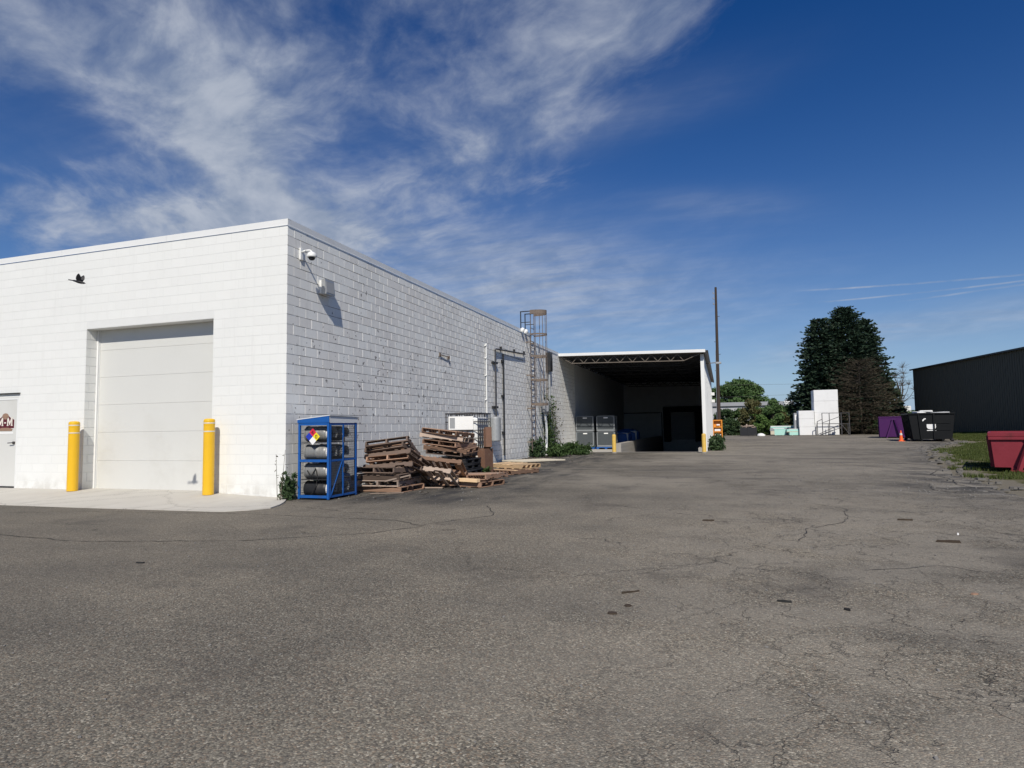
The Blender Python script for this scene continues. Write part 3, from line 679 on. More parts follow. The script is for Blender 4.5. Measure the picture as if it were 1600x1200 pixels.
# ------------------------------------------------------------------ fittings on the side wall
t = thing('white_conduit', 'thin white vertical conduit on the side wall', 'pipe', (.05, 11.3, 0))
MB().cyl((0, 0, 1.9), (0, 0, 4.50), .026, n=10).build('pipe', 'metal_white', t)
for z in (2.4, 3.3, 3.95, 4.42): MB().cbox((-.045, -.07, z - .02), (.02, .05, z + .02), .004).build('clamp', 'metal_white', t)
t = thing('grey_conduit', 'grey conduit rising from a tank and bending along the wall top', 'pipe', (.085, 12.2, 0))
MB().tube([(0, 0, 1.75), (0, 0, 4.32), (0, .06, 4.39), (0, .16, 4.41), (0, 3.9, 4.60)], .032, 10).build('pipe', 'steel', t)
for z in (2.15, 3.86): MB().cbox((-.08, -.26, z - .035), (.012, .26, z + .035), .004).build('strut_bracket', 'black_metal', t)
for y in (.75, 2.45, 3.85): MB().box((-.083, y - .008, 4.39 + y * .049), (.012, y + .008, 4.54 + y * .049)).build('hanger', 'black_metal', t)
MB().box((-.080, .16, 4.30), (-.070, 3.8, 4.33)).build('wall_rail', 'galv', t)
t = thing('black_pipe', 'black vertical pipe on the side wall beside the grey conduit', 'pipe', (.06, 13.2, 0))
MB().cyl((0, 0, .25), (0, 0, 4.30), .036, n=10).build('pipe', 'black_metal', t)
for z in (1.15, 2.6, 4.0): MB().cbox((-.055, -.16, z - .03), (.03, .045, z + .06), .004).build('clamp', 'black_metal', t)
t = thing('meter_tank', 'light grey cylindrical housing at the foot of the grey conduit', 'tank', (.22, 11.75, .85))
MB().lathe([(.17, 0), (.20, .03), (.20, .86), (.17, .90), (.05, .93)], 22).build('housing', 'galv', t, smooth=False)
MB().bar((-.21, 0, .2), (-.18, 0, .2), .1).bar((-.21, 0, .7), (-.18, 0, .7), .1).build('bracket', 'black_metal', t)
t = thing('rusty_bracket', 'small rusty bracket stub sticking out of the side wall', 'bracket', (0, 7.3, 3.66))
MB().box((.004, -.04, -.06), (.03, .04, .06)).bar((.03, 0, 0), (.05, .62, -.02), .022).box((.0, .58, -.09), (.07, .63, .02)).build('stub', 'rusty_steel', t)
t = thing('downspout_box', 'dark metal downspout head hanging below the lower fascia', 'downspout', (.02, 20.1, 4.15))
MB().cbox((0, -.22, 0), (.22, .22, .95), .01).build('head', 'black_metal', t); MB().cyl((.1, 0, .02), (.1, 0, -4.0), .05, n=10).build('pipe', 'galv', t)
t = thing('white_downpipe', 'white pipe standing against the wall below the ladder cage', 'pipe', (.30, 18.6, 0))
MB().tube([(0, 0, .02), (0, .1, 1.2), (-.05, .1, 2.0)], .055, 10).build('pipe', 'metal_white', t); MB().lathe([(.06, 1.98), (.16, 2.1), (.20, 2.55), (.19, 2.6)], 14).build('bucket', 'sheet_grey', t)

# caged ladder
t = thing('caged_ladder', 'rusty steel roof ladder with safety cage on the side wall', 'ladder', (0, 0, 0))
LX, LY0, LY1 = .22, 16.55, 17.12; LC = (LY0 + LY1) / 2
for y in (LY0, LY1): MB().box((LX - .01, y - .03, .30), (LX + .01, y + .03, 6.60)).build('rail', 'rusty_steel', t)
rm = MB().cyl((LX, LY0 + .03, 0), (LX, LY1 - .03, 0), .014, n=8).mesh('rung', 'rusty_steel')
for i in range(19): inst('rung', rm, t, (0, 0, .45 + i * .30))
for z in (.7, 2.2, 3.7, 5.2):
    for y in (LY0, LY1): MB().box((.0, y - .02, z - .025), (LX - .012, y + .02, z + .025)).build('standoff', 'rusty_steel', t)
def hoop(z, h):
    m = MB(); pts = []
    for i in range(17):
        a = -PI / 2 + PI * i / 16; pts.append((LX + .16 + .52 * math.cos(a), LC + .36 * math.sin(a)))
    pts = [(LX, LC - .36)] + pts + [(LX, LC + .36)]
    for (x0, y0), (x1, y1) in zip(pts[:-1], pts[1:]):
        d = Vector((x1 - x0, y1 - y0)).normalized(); nx, ny = d.y * .006, -d.x * .006
        m.add([(x0, y0, z - h), (x1, y1, z - h), (x1, y1, z + h), (x0, y0, z + h), (x0 + nx, y0 + ny, z - h), (x1 + nx, y1 + ny, z - h), (x1 + nx, y1 + ny, z + h), (x0 + nx, y0 + ny, z + h)],
              [(0, 1, 2, 3), (7, 6, 5, 4), (3, 2, 6, 7), (0, 4, 5, 1)])
    m.build('hoop', 'rusty_steel', t)
for z, h in ((6.56, .09), (5.55, .035), (4.55, .035), (3.48, .035), (2.38, .05)): hoop(z, h)
for a in (-80, -40, 0, 40, 80):
    x, y = LX + .155 + .52 * math.cos(math.radians(a)), LC + .355 * math.sin(math.radians(a)); MB().box((x - .01, y - .02, 2.33), (x + .006, y + .02, 6.6)).build('cage_bar', 'rusty_steel', t)
for y in (LY0 - .05, LY1 + .05):
    MB().bar((LX, y, 6.60), (-.22, y, 6.60), .04).bar((-.22, y, 6.62), (-.22, y, 5.60), .04).bar((LX, y, 6.1), (-.22, y, 6.1), .03).build('grab_rail', 'black_metal', t)
for i, y in enumerate((15.85, 16.35)):
    t2 = thing('floodlight', 'small white floodlight at the roof edge, %s the ladder' % ('further left of' if i == 0 else 'right beside'), 'lamp', (.06, y, 5.66), group='floodlights at the roof edge')
    MB().lathe([(.05, .10), (.09, .04), (.11, -.08), (.10, -.10)], 14, Matrix.Rotation(.5, 4, 'Y')).build('shade', 'metal_white', t2, smooth=True); MB().cyl((0, 0, .08), (-.12, 0, .05), .02).build('arm', 'galv', t2)

# ------------------------------------------------------------------ covered dock
DK = thing('dock_canopy', 'open covered loading dock with flat roof and steel joists', 'dock')
DY0, DY1, DW = 22.45, 46.0, 7.5
def rz(x): return 5.30 - .16 * x / DW
m = MB(); q = [(0.02, DY0 + .05), (DW + .12, DY0 + .05), (DW + .12, DY1 + .3), (0.02, DY1 + .3)]
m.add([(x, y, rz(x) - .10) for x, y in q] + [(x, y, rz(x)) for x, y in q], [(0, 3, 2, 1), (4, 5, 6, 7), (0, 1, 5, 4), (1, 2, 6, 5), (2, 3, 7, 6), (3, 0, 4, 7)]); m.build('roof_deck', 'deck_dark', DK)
for i in range(3):
    x0, x1 = .0 + i * 2.54, .0 + (i + 1) * 2.54 - .004; m = MB()
    q = [(x0, DY0, rz(x0) - .135), (x1, DY0, rz(x1) - .135), (x1, DY0 + .04, rz(x1) - .135), (x0, DY0 + .04, rz(x0) - .135)]
    m.add(q + [(x, y, z + .15) for x, y, z in q], [(0, 3, 2, 1), (4, 5, 6, 7), (0, 1, 5, 4), (1, 2, 6, 5), (2, 3, 7, 6), (3, 0, 4, 7)]); m.build('fascia', 'metal_white', DK)
def joist(y, mat):
    j = bpy.data.objects.new('roof_joist', None); COL.objects.link(j); j.parent = DK; j.location = (0, y, 0)
    zb = lambda x: rz(x) - .12; lo = lambda x: rz(x) - .52
    MB().bar((.05, 0, zb(.05) - .03), (7.40, 0, zb(7.4) - .03), .07, .05).build('top_chord', mat, j)
    MB().bar((.70, 0, lo(.7)), (6.55, 0, lo(6.55)), .035, .04).build('bottom_chord', mat, j)
    n = 18; xs = [.70 + (5.85) * i / n for i in range(n + 1)]; m = MB()
    m.bar((.08, 0, zb(.08) - .05), (.70, 0, lo(.7)), .028).bar((7.38, 0, zb(7.38) - .05), (6.55, 0, lo(6.55)), .028)
    for i in range(n):
        a, b_ = xs[i], xs[i + 1]
        m.bar((a, 0, lo(a) if i % 2 == 0 else zb(a) - .05), (b_, 0, zb(b_) - .05 if i % 2 == 0 else lo(b_)), .026)
    m.build('web', mat, j)
for i in range(9): joist(22.66 + i * 2.75, 'joist_paint' if i == 0 else 'deck_dark')  # front joist painted in a sunlit tone, the rest in the dock's shade
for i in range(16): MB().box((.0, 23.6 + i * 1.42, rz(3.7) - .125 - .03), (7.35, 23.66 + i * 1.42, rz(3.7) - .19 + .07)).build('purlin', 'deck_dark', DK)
# right-hand wall of corrugated sheet
prof = []; per = .30
pan_mesh = None; n_p = 8; pl = (DY1 - 22.95) / n_p
m = MB(); ys = []; k = int(pl / per)
pp = []
for i in range(k):
    y = i * pl / k; h = pl / k; pp += [(y, 0), (y + h * .55, 0), (y + h * .65, .028), (y + h * .90, .028)]
pp.append((pl, 0)); vs = []
for y, o in pp: vs += [(o, y, -.05), (o, y, 4.93)]
m.add(vs, [(2 * i, 2 * i + 2, 2 * i + 3, 2 * i + 1) for i in range(len(pp) - 1)]); pan_mesh = m.mesh('wall_panel', 'metal_white')
for i in range(n_p): inst('wall_panel', pan_mesh, DK, (DW + .001, 22.95 + i * pl, 0))
MB().box((DW - .14, 22.95, -1.3), (DW, DY1, 4.98)).build('wall_core', 'shed_inside', DK)
MB().box((DW - .145, 22.86, -.1), (DW + .03, 22.948, 4.94)).build('wall_end', 'metal_white', DK)
MB().box((DW + .13, DY0 + .06, 4.95), (DW + .25, DY1 + .3, 5.10)).box((DW - .1, DY0 + .08, 5.00), (DW + .129, DY1 + .3, 5.02)).build('gutter', 'black_metal', DK)
MB().box((0, DY1, -1.4), (DW, DY1 + .2, 5.2)).build('back_wall', 'shed_inside', DK)
MB().box((.0, DY1 - .05, 2.42), (3.2, DY1 - .001, 2.50)).box((3.25, DY1 - .05, -1.2), (3.33, DY1 - .001, 2.5)).build('wall_trim', 'deck_dark', DK)
# dock door with rubber seal
dd = bpy.data.objects.new('dock_door', None); COL.objects.link(dd); dd.parent = DK
for i in range(4): MB().cbox((4.08, DY1 - .09, .12 + i * .58), (6.04, DY1 - .04, .12 + i * .58 + .574), .008).build('door_panel', 'sheet_grey', dd)
m = MB(); m.cbox((3.45, DY1 - .55, -.05), (4.05, DY1 - .002, 2.85), .05).cbox((6.07, DY1 - .55, -.05), (6.75, DY1 - .002, 2.85), .05).cbox((3.45, DY1 - .60, 2.46), (6.75, DY1 - .003, 2.95), .05); m.build('dock_seal', 'rubber', dd)
# truck well, side kerb walls, platform slab
MB().add([(3.30, 22.5, -.03), (7.12, 22.5, -.03), (7.12, DY1, -1.25), (3.30, DY1, -1.25)], [(0, 1, 2, 3)]).build('well_ramp', 'concrete_dirty', DK)
MB().box((0.0, 22.5, -.12), (3.0, DY1 - .001, .012)).build('platform_slab', 'concrete', DK)
ks = MB().box((3.0, 22.2, -1.3), (3.296, DY1 - .002, .45)).build('kerb_wall', 'raw_block', DK)
kr = MB().box((7.124, 22.35, -1.3), (7.352, DY1 - .002, .20)).build('kerb_wall', 'raw_block', DK)
kb = MB().cbox((.0, .0, .0), (.012, BL - .012, CO - .012), .004).mesh('block', 'raw_block')
for k in range(4):
    for i in range(11 - k):
        inst('block', kb, ks, (3.292, 22.215 + i * BL + (BL / 2 if k % 2 else 0), .452 - (k + 1) * CO))
dsl = MB().add([(-.1, 21.9, .006), (7.2, 21.9, .006), (7.2, 22.52, .006), (-.1, 22.52, .006)], [(0, 1, 2, 3)]).build('dock_sill', 'concrete_dirty'); tag(dsl, 'strip of stained concrete at the mouth of the loading dock', 'pavement', kind='structure')
for i, (x, y, h, lb) in enumerate(((3.12, 21.15, .92, 'worn yellow bollard in front of the stacked grey containers'), (7.44, 21.0, .92, 'worn yellow bollard at the foot of the white dock wall'))):
    t = thing('dock_bollard', lb, 'bollard', (x, y, 0), group='worn yellow bollards at the dock mouth')
    MB().lathe([(.098, -.02), (.098, h - .05), (.092, h - .02), (.06, h + .01), (.02, h + .02)], 18).build('post', 'yellow_worn', t)
    MB().lathe([(.125, -.02), (.125, .03), (.10, .06)], 18).build('footing', 'concrete_dirty', t)
t = thing('dock_lamp', 'small lamp on a short arm under the dock roof edge', 'lamp', (DW + .25, 26.6, 4.80))
MB().bar((-.25, 0, 0), (.35, 0, .03), .04).build('arm', 'rusty_steel', t); MB().cbox((.30, -.10, -.05), (.62, .10, .06), .015).build('head', 'galv', t)
for i, (y, z) in enumerate(((41.5, 3.75), (43.0, 3.25))):
    t = thing('wall_box', 'small white box on the dock side wall, %s one' % ('upper' if i == 0 else 'lower'), 'box', (DW + .03, y, z), group='boxes on the dock side wall'); MB().cbox((0, -.14, -.12), (.26, .14, .12), .01).build('box', 'metal_white', t); MB().box((.262, -.12, -.1), (.27, .12, .1)).build('cover', 'galv', t)

# stacked grey containers on blue pallets
def container(x, y, z, lb):
    t = thing('bulk_container', lb, 'container', (x, y, z), group='grey bulk containers stacked two by two')
    MB().cbox((-.53, -.5, .0), (.53, .5, .10), .012).build('base', 'crate_rim', t)
    for sx in (-1, 1):
        for sy in (-1, 1): MB().cbox((sx * .50 - .03, sy * .47 - .03, .10), (sx * .50 + .03, sy * .47 + .03, .87), .006).build('corner_post', 'crate_rim', t)
    for sy in (-1, 1):
        m = MB(); m.box((-.469, sy * .47 - .012, .102), (.469, sy * .47 + .012, .85))
        for k in range(1, 8): m.box((-.469 + k * .117 - .008, sy * .47 - .022, .12), (-.469 + k * .117 + .008, sy * .47 + .022, .84))
        m.build('side_panel', 'crate_grey', t)
    for sx in (-1, 1):
        m = MB(); m.box((sx * .50 - .012, -.439, .102), (sx * .50 + .012, .439, .85))
        for k in range(1, 8): m.box((sx * .5 - .022, -.439 + k * .11 - .008, .12), (sx * .5 + .022, -.439 + k * .11 + .008, .84))
        m.build('side_panel', 'crate_grey', t)
    MB().box((-.49, -.46, .86), (.49, -.44, .905)).box((-.49, .44, .86), (.49, .46, .905)).box((-.51, -.439, .86), (-.49, .439, .904)).box((.49, -.439, .86), (.51, .439, .904)).build('rim', 'crate_rim', t)
    MB().box((-.10, -.498, .755), (.14, -.494, .815)).build('label_card', 'label_white', t)
def blue_pallet(x, y, z, lb):
    t = thing('plastic_pallet', lb, 'pallet', (x, y, z), group='blue plastic pallets under the containers')
    MB().cbox((-.56, -.52, .08), (.56, .52, .13), .008).build('deck', 'blue_plastic', t)
    for i in range(3):
        for j in range(3): MB().cbox((-.55 + i * .48, -.51 + j * .44, 0), (-.55 + i * .48 + .14, -.51 + j * .44 + .14, .079), .008).build('foot', 'blue_plastic', t)
CY = 26.6
for i, x in enumerate((.60, 1.83)):
    s = ('left', 'right')[i]
    blue_pallet(x, CY, .015, 'blue plastic pallet under the %s stack of grey containers' % s)
    container(x, CY, .148, 'lower grey bulk container of the %s stack in the dock' % s); container(x, CY, 1.06, 'upper grey bulk container of the %s stack in the dock' % s)
def bundle(x, y, sx, sy, h, lb, seed):
    rs = random.Random(seed); n = 14; vs = []; prof_ = [(1.0, 0), (1.04, .35), (1.0, .8), (.8, .97), (.3, 1.02)]
    for r, hh in prof_:
        for i in range(n):
            a = 2 * PI * i / n; q = abs(math.cos(a)) ** 4 + abs(math.sin(a)) ** 4; rr = r * q ** -.25 * (1 + rs.uniform(-.05, .05)); vs.append((rr * sx * math.cos(a), rr * sy * math.sin(a), hh * h * (1 + rs.uniform(-.05, .05) * (hh > 0))))
    fs = [(k * n + i, k * n + (i + 1) % n, (k + 1) * n + (i + 1) % n, (k + 1) * n + i) for k in range(len(prof_) - 1) for i in range(n)] + [tuple(range((len(prof_) - 1) * n, len(prof_) * n))]
    t = thing('covered_load', lb, 'load', (x, y, .013), group='blue covered loads in the dock'); MB().add(vs, fs).build('tarpaulin', 'blue_plastic', t); MB().box((-sx * .9, -sy * .9, 0), (sx * .9, sy * .9, h * .9)).build('load', 'shed_inside', t)
bundle(2.0, 30.0, .75, .8, 1.0, 'blue covered load on the dock platform behind the containers', 1); bundle(2.2, 33.0, .7, .9, 1.1, 'blue covered load deeper in the dock', 2)

# ------------------------------------------------------------------ gas cylinder cage
GC = thing('cylinder_cage', 'blue steel gas cylinder cage with hazard diamond by the building corner', 'cage', (.30, 0.0, .012))
GW, GD, GH = .71, 1.0, 1.50
def gbar(a, b_, wd=.04, name='frame_bar'): MB().bar(a, b_, wd).build(name, 'blue_paint', GC)
for x in (.02, GW - .02):
    for y in (.02, GD - .02): MB().cbox((x - .022, y - .022, 0), (x + .022, y + .022, GH), .003).build('corner_post', 'blue_paint', GC)
for z in (.05, .75, GH - .03):
    gbar((.042, .02, z), (GW - .042, .02, z), .05); gbar((.042, GD - .02, z), (GW - .042, GD - .02, z), .04)
    gbar((.02, .042, z), (.02, GD - .042, z)); gbar((GW - .02, .042, z), (GW - .02, GD - .042, z))
m = MB(); m.prism([(-.012, GH - .005), (GW + .012, GH - .005), (GW + .012, GH + .125), (-.012, GH + .055)], .012, Matrix.Translation((0, -.014, 0))); m.build('header_plate', 'blue_paint', GC)
m = MB(); q = [(-.03, -.016, GH + .058), (GW + .03, -.016, GH + .132), (GW + .03, GD + .03, GH + .115), (-.03, GD + .03, GH + .045)]
m.add(q + [(x, y, z + .014) for x, y, z in q], [(0, 3, 2, 1), (4, 5, 6, 7), (0, 1, 5, 4), (1, 2, 6, 5), (2, 3, 7, 6), (3, 0, 4, 7)]); m.build('roof_sheet', 'fascia_metal', GC)
MB().add([(GW + .012, .0, GH + .0), (GW + .012, GD, GH - .005), (GW + .012, GD, GH + .108), (GW + .012, 0, GH + .12)], [(0, 1, 2, 3)]).box((GW + .002, .001, GH), (GW + .010, GD - .001, GH + .106)).build('side_valance', 'fascia_metal', GC)
for z in (.385, .75, 1.12): MB().box((.045, .045, z - .012), (GW - .045, GD - .045, z)).build('shelf', 'black_metal', GC)
MB().box((.045, .045, .02), (GW - .045, GD - .045, .035)).build('floor_plate', 'black_metal', GC)
for y in (.06, .50, .96): MB().box((GW - .012, y - .018, .04), (GW + .006, y + .018, GH - .04)).build('door_stile', 'blue_paint', GC)
MB().bar((GW - .004, .08, .06), (GW - .004, .47, .74), .02).build('door_brace', 'blue_paint', GC)
def grid(name, fa, fb, wires, r): 
    m = MB()
    for a, b_ in wires: m.bar(a, b_, r)
    m.build(name, 'black_metal', GC)
wr = []
for i in range(34): y = .05 + i * (GD - .1) / 33; wr.append(((GW - .006, y, .07), (GW - .006, y, GH - .06)))
for i in range(30): z = .08 + i * (GH - .16) / 29; wr.append(((GW - .010, .05, z), (GW - .010, GD - .05, z)))
grid('mesh_panel', 0, 0, wr, .0042)
wr = []
for i in range(18): x = .05 + i * (GW - .1) / 17; wr.append(((x, .028, .08), (x, .028, GH - .06)))
grid('mesh_panel', 0, 0, wr, .0014)
wr = []
for i in range(20): z = .08 + i * (GH - .16) / 19; wr.append(((.012, .05, z), (.012, GD - .05, z)))
grid('mesh_panel', 0, 0, wr, .003)
MB().add([(GW - .015, .10, .25), (GW - .015, .47, .31), (GW - .015, .49, .72), (GW - .015, .08, .72)], [(0, 1, 2, 3)]).box((GW - .030, .09, .36), (GW - .019, .45, .70)).build('inner_sheet', 'galv', GC)
for k, y in enumerate((.35, .72)): MB().box((GW + .0, .487, .5 + k * .6), (GW + .03, .513, .6 + k * .6)).build('hasp', 'steel', GC)
# hazard diamond
dm = bpy.data.objects.new('hazard_diamond', None); COL.objects.link(dm); dm.parent = GC; dm.location = (.345, -.008, 1.225)
dm['label'] = 'four colour hazard diamond sign'
hh = .082
for cx, cz, mt in ((0, hh, 'nfpa_red'), (-hh, 0, 'nfpa_blue'), (hh, 0, 'nfpa_yellow'), (0, -hh, 'label_white')):
    MB().prism([(cx, cz - hh), (cx + hh, cz), (cx, cz + hh), (cx - hh, cz)], .003).build('diamond_field', mt, dm)
def strokes(segs, mat, x, z, s):
    m = MB()
    for (a, b_) in segs: m.bar((x + a[0] * s, -.0025, z + a[1] * s), (x + b_[0] * s, -.0025, z + b_[1] * s), .010, .004)
    m.build('numeral', mat, dm)
strokes([((.1, .5), (.1, -.5)), ((.1, .5), (-.35, -.15)), ((-.35, -.15), (.35, -.15))], 'rubber', 0, hh, .07)
strokes([((-.28, .5), (.28, .5)), ((-.28, -.5), (.28, -.5)), ((-.28, .5), (-.28, -.5)), ((.28, .5), (.28, -.5))], 'rubber', hh, 0, .06)
# cylinders lying on the shelves
rown = ['bottom', 'second', 'third', 'top']
def cylinder(yc, zc, lb, mat, hose=False):
    t = thing('gas_cylinder', lb, 'gas cylinder', (.30 + GW / 2 + .01, yc, zc), group='forklift gas cylinders in the blue cage')
    M2 = Matrix.Rotation(PI / 2, 4, 'Y')
    MB().lathe([(.05, -.335), (.105, -.32), (.142, -.285), (.150, -.24), (.150, -.03), (.153, -.025), (.153, -.015), (.150, -.01), (.150, .13), (.142, .175), (.11, .21), (.05, .225)], 22, M2).build('body', mat, t, smooth=True)
    m = MB(); n = 20
    for i in range(13):
        a = -2.2 + i * .34; b_ = a + .34
        q = []
        for an in (a, b_):
            for rr in (.118, .126):
                for xx in (.165, .30): q.append((xx, rr * math.sin(an), rr * math.cos(an)))
        m.add(q, [(2, 3, 7, 6), (0, 4, 5, 1), (1, 5, 7, 3), (0, 2, 6, 4)])
    m.build('collar', 'tank_white', t)
    MB().cyl((.20, 0, 0), (.285, 0, 0), .022, n=10).cyl((.265, 0, 0), (.265, .07, 0), .012).build('valve', 'steel', t)
    MB().lathe([(.146, -.305), (.158, -.295), (.158, -.275), (.151, -.27)], 22, M2).build('foot_ring', mat, t)
    if hose:
        MB().tube([(-.2, -.165, .02), (-.1, -.17, -.1), (0, -.168, .06), (.05, -.17, -.12), (.0, -.175, -.32), (-.1, -.17, -.46), (-.22, -.165, -.50)], .009, 6).build('hose', 'rubber', t)
for r, z in enumerate((.20, .55, .92, 1.29)):
    for c, y in enumerate((.235, .665)):
        mat = 'tank_grey' if not (r == 0 and c == 0) else 'black_metal'
        cylinder(y, z, '%s gas cylinder on the %s row of the blue cage, %s' % ('grey' if mat == 'tank_grey' else 'dark', rown[r], 'nearest the hazard sign side' if c == 0 else 'behind the front one'), mat, hose=(r == 1 and c == 0))

# ------------------------------------------------------------------ pallets
PM = {}
def pmesh(kind, mat):
    if (kind, mat) not in PM:
        if kind == 'stringer': m = MB().cbox((-.6, -.019, -.045), (.6, .019, .045), .003)
        elif kind == 'stringer_notch':
            m = MB().prism([(-.6, -.045), (-.42, -.045), (-.40, -.012), (-.20, -.012), (-.18, -.045), (.18, -.045), (.20, -.012), (.40, -.012), (.42, -.045), (.6, -.045), (.6, .045), (-.6, .045)], .038, Matrix.Translation((0, -.019, 0)))
        else: m = MB().cbox((-.5, -.040, -.009), (.5, .040, .009), .002)
        PM[(kind, mat)] = m.mesh(kind, mat)
    return PM[(kind, mat)]
PGRP = 'old wooden pallets piled along the side wall'
def pallet(loc, rot, mat, lb, seed, top=8, bot=5, missing=0, scale=1.0, mat2=None):
    """stringers run along local x, boards across it; local z=0 is the underside"""
    rs = random.Random(seed); mats = (mat, mat2 or mat)
    t = thing('wooden_pallet', lb, 'pallet', loc, rot, PGRP); t.scale = (scale,) * 3
    for y in (-.48, 0, .48): inst('stringer', pmesh('stringer_notch' if seed % 3 == 0 else 'stringer', mat), t, (0, y, .063), (0, 0, rs.gauss(0, .008)))
    gone = set(rs.sample(range(1, top - 1), missing)) if missing else set()
    for i in range(top):
        if i in gone: continue
        inst('deck_board', pmesh('board', mats[rs.random() < .3]), t, (-.553 + 1.106 * i / (top - 1), rs.gauss(0, .008), .1175), (0, 0, PI / 2 + rs.gauss(0, .012)))
    for i in range(bot): inst('bottom_board', pmesh('board', mat), t, (-.553 + 1.106 * i / (bot - 1), rs.gauss(0, .008), .009), (0, 0, PI / 2 + rs.gauss(0, .012)))
    return t
ordn = ['bottom', 'second', 'third', 'fourth', 'fifth', 'sixth', 'seventh', 'eighth', 'ninth', 'tenth', 'topmost']
R_ = math.radians
# left pile: a flat stack with tilted pallets sliding off its back
LP = [((1.22, 2.00, .00), (0, 0, R_(-4)), 'wood_brown', 'wood_new'), ((1.20, 2.03, .128), (0, R_(1), R_(93)), 'wood_grey', 'wood_brown'), ((1.17, 1.98, .262), (R_(1), R_(-1), R_(-2)), 'wood_dark', 'wood_brown'),
      ((1.19, 2.02, .392), (0, R_(3), R_(87)), 'wood_dark', 'wood_grey')]
for i, (l, r, a, b_) in enumerate(LP):
    pallet(l, r, a, '%s pallet of the flat stack next to the blue cage' % ordn[i], 20 + i, missing=i % 2, mat2=b_)
LT = [((1.30, 2.20, .37), (R_(-16), R_(-4), R_(3)), 'wood_dark'), ((1.26, 2.28, .465), (R_(-5), R_(22), R_(95)), 'wood_brown'), ((1.30, 2.26, .56), (R_(-25), R_(-6), R_(-4)), 'wood_dark'), ((1.22, 2.34, .645), (R_(-8), R_(28), R_(84)), 'wood_dark'), ((1.20, 2.30, .755), (R_(-8), R_(29), R_(96)), 'wood_dark')]
for i, (l, r, a) in enumerate(LT):
    pallet(l, r, a, '%s of the five pallets tilted back on the stack by the blue cage' % ('lowest', 'second lowest', 'middle', 'second highest', 'topmost')[i], 30 + i, missing=1, mat2='wood_brown')
pallet((2.05, 2.95, .33), (R_(-34), R_(6), R_(3)), 'wood_brown', 'brown pallet leaning steeply against the end of the first pile', 41, missing=1, mat2='wood_grey')
pallet((1.95, 2.75, .16), (R_(-30), R_(5), R_(-2)), 'wood_grey', 'grey pallet lying under the steeply leaning one', 42, missing=2, mat2='wood_grey')
# right pile: black plastic pallets below, wooden ones above
def plastic(x, y, z, rzz, lb):
    t = thing('plastic_pallet', lb, 'pallet', (x, y, z), (0, 0, rzz), group='black plastic pallets stacked under the wooden ones')
    m = MB(); m.cbox((-.6, -.5, .10), (.6, .5, .13), .006)
    for i in range(9): m.box((-.58 + i * .14, -.49, .131), (-.58 + i * .14 + .05, .49, .138))
    m.build('deck', 'plastic_black', t)
    for i in range(3): MB().cbox((-.59 + i * .52, -.49, .0), (-.59 + i * .52 + .14, .49, .025), .004).build('runner', 'plastic_black', t)
    fm = [MB().cbox((-.59 + i * .52, -.49 + j * .42, .026), (-.59 + i * .52 + .14, -.49 + j * .42 + .14, .099), .008) for i in range(3) for j in range(3)]
    for f_ in fm: f_.build('foot', 'plastic_black', t)
for i in range(4): plastic(1.50 + random.uniform(-.05, .05), 4.95 + random.uniform(-.06, .06), .002 + i * .142, R_(random.uniform(-3, 3)), '%s black plastic pallet in the pile below the wooden pallets' % ordn[i])
for i in range(4): plastic(1.22, 6.50, .002 + i * .142, R_(random.uniform(-2, 2)), '%s black plastic pallet under the caged white tank' % ordn[i])
RP = [((1.46, 4.90, .66), (R_(5), R_(1), R_(92)), 'wood_dark'), ((1.50, 4.80, .775), (R_(2), R_(6), R_(2)), 'wood_brown'), ((1.42, 4.85, .90), (R_(6.5), R_(2), R_(85)), 'wood_brown'), ((1.36, 4.82, 1.045), (R_(-4), R_(7), R_(4)), 'wood_grey'), ((1.38, 4.86, 1.18), (R_(7), R_(3), R_(89)), 'wood_brown')]
for i, (l, r, a) in enumerate(RP):
    pallet(l, r, a, ['dark lowest wooden pallet resting on the black plastic pallets', 'second wooden pallet above the black plastic pallets', 'third wooden pallet above the black plastic pallets', 'fourth wooden pallet above the black plastic pallets', 'lighter wooden pallet on top of the highest pile'][i], 50 + i, mat2='wood_brown')
pallet((1.45, 3.45, .36), (R_(-20), R_(10), R_(12)), 'wood_dark', 'dark pallet slumped in the hollow between the two piles', 43, missing=2, mat2='wood_grey')
pallet((1.75, 3.95, .002), (0, 0, R_(84)), 'wood_grey', 'grey pallet on the ground between the two piles, lower of two', 61, mat2='wood_brown')
pallet((1.70, 3.98, .140), (R_(2), R_(3), R_(97)), 'wood_dark', 'dark pallet between the two piles, upper of two', 62, missing=2, mat2='wood_grey')
# loose pallets lying on the asphalt
pallet((2.62, 3.42, .003), (0, 0, R_(-13)), 'wood_brown', 'pallet lying flat on the asphalt, lower of the loose pair', 71, mat2='wood_new')
pallet((2.72, 3.62, .142), (R_(-2), R_(1), R_(84)), 'wood_brown', 'reddish pallet on top of the loose pair on the asphalt', 72, top=10, mat2='wood_grey')
pallet((2.35, 7.35, .003), (0, 0, R_(66)), 'wood_brown', 'loose pallet on the asphalt nearest the ladder, lower of two', 73, mat2='wood_new')
pallet((2.30, 7.70, .143), (0, R_(1), R_(-18)), 'wood_new', 'yellowish new pallet on the asphalt nearest the ladder', 74, mat2='wood_new')
def plank(loc, rot, size, mat, lb):
    o = MB().cbox((-size[0] / 2, -size[1] / 2, 0), (size[0] / 2, size[1] / 2, size[2]), .003).build('loose_board', mat, None, loc); o.rotation_euler = rot; tag(o, lb, 'board', 'loose boards lying about the pallets'); return o
plank((2.48, 2.92, .142), (0, R_(1), R_(-14)), (1.15, .14, .075), 'wood_new', 'bright new timber lying on the front of the loose pallet pair')
plank((1.95, 2.60, .004), (0, 0, R_(8)), (.55, .10, .02), 'wood_grey', 'short pale board on the ground beside the first pile')
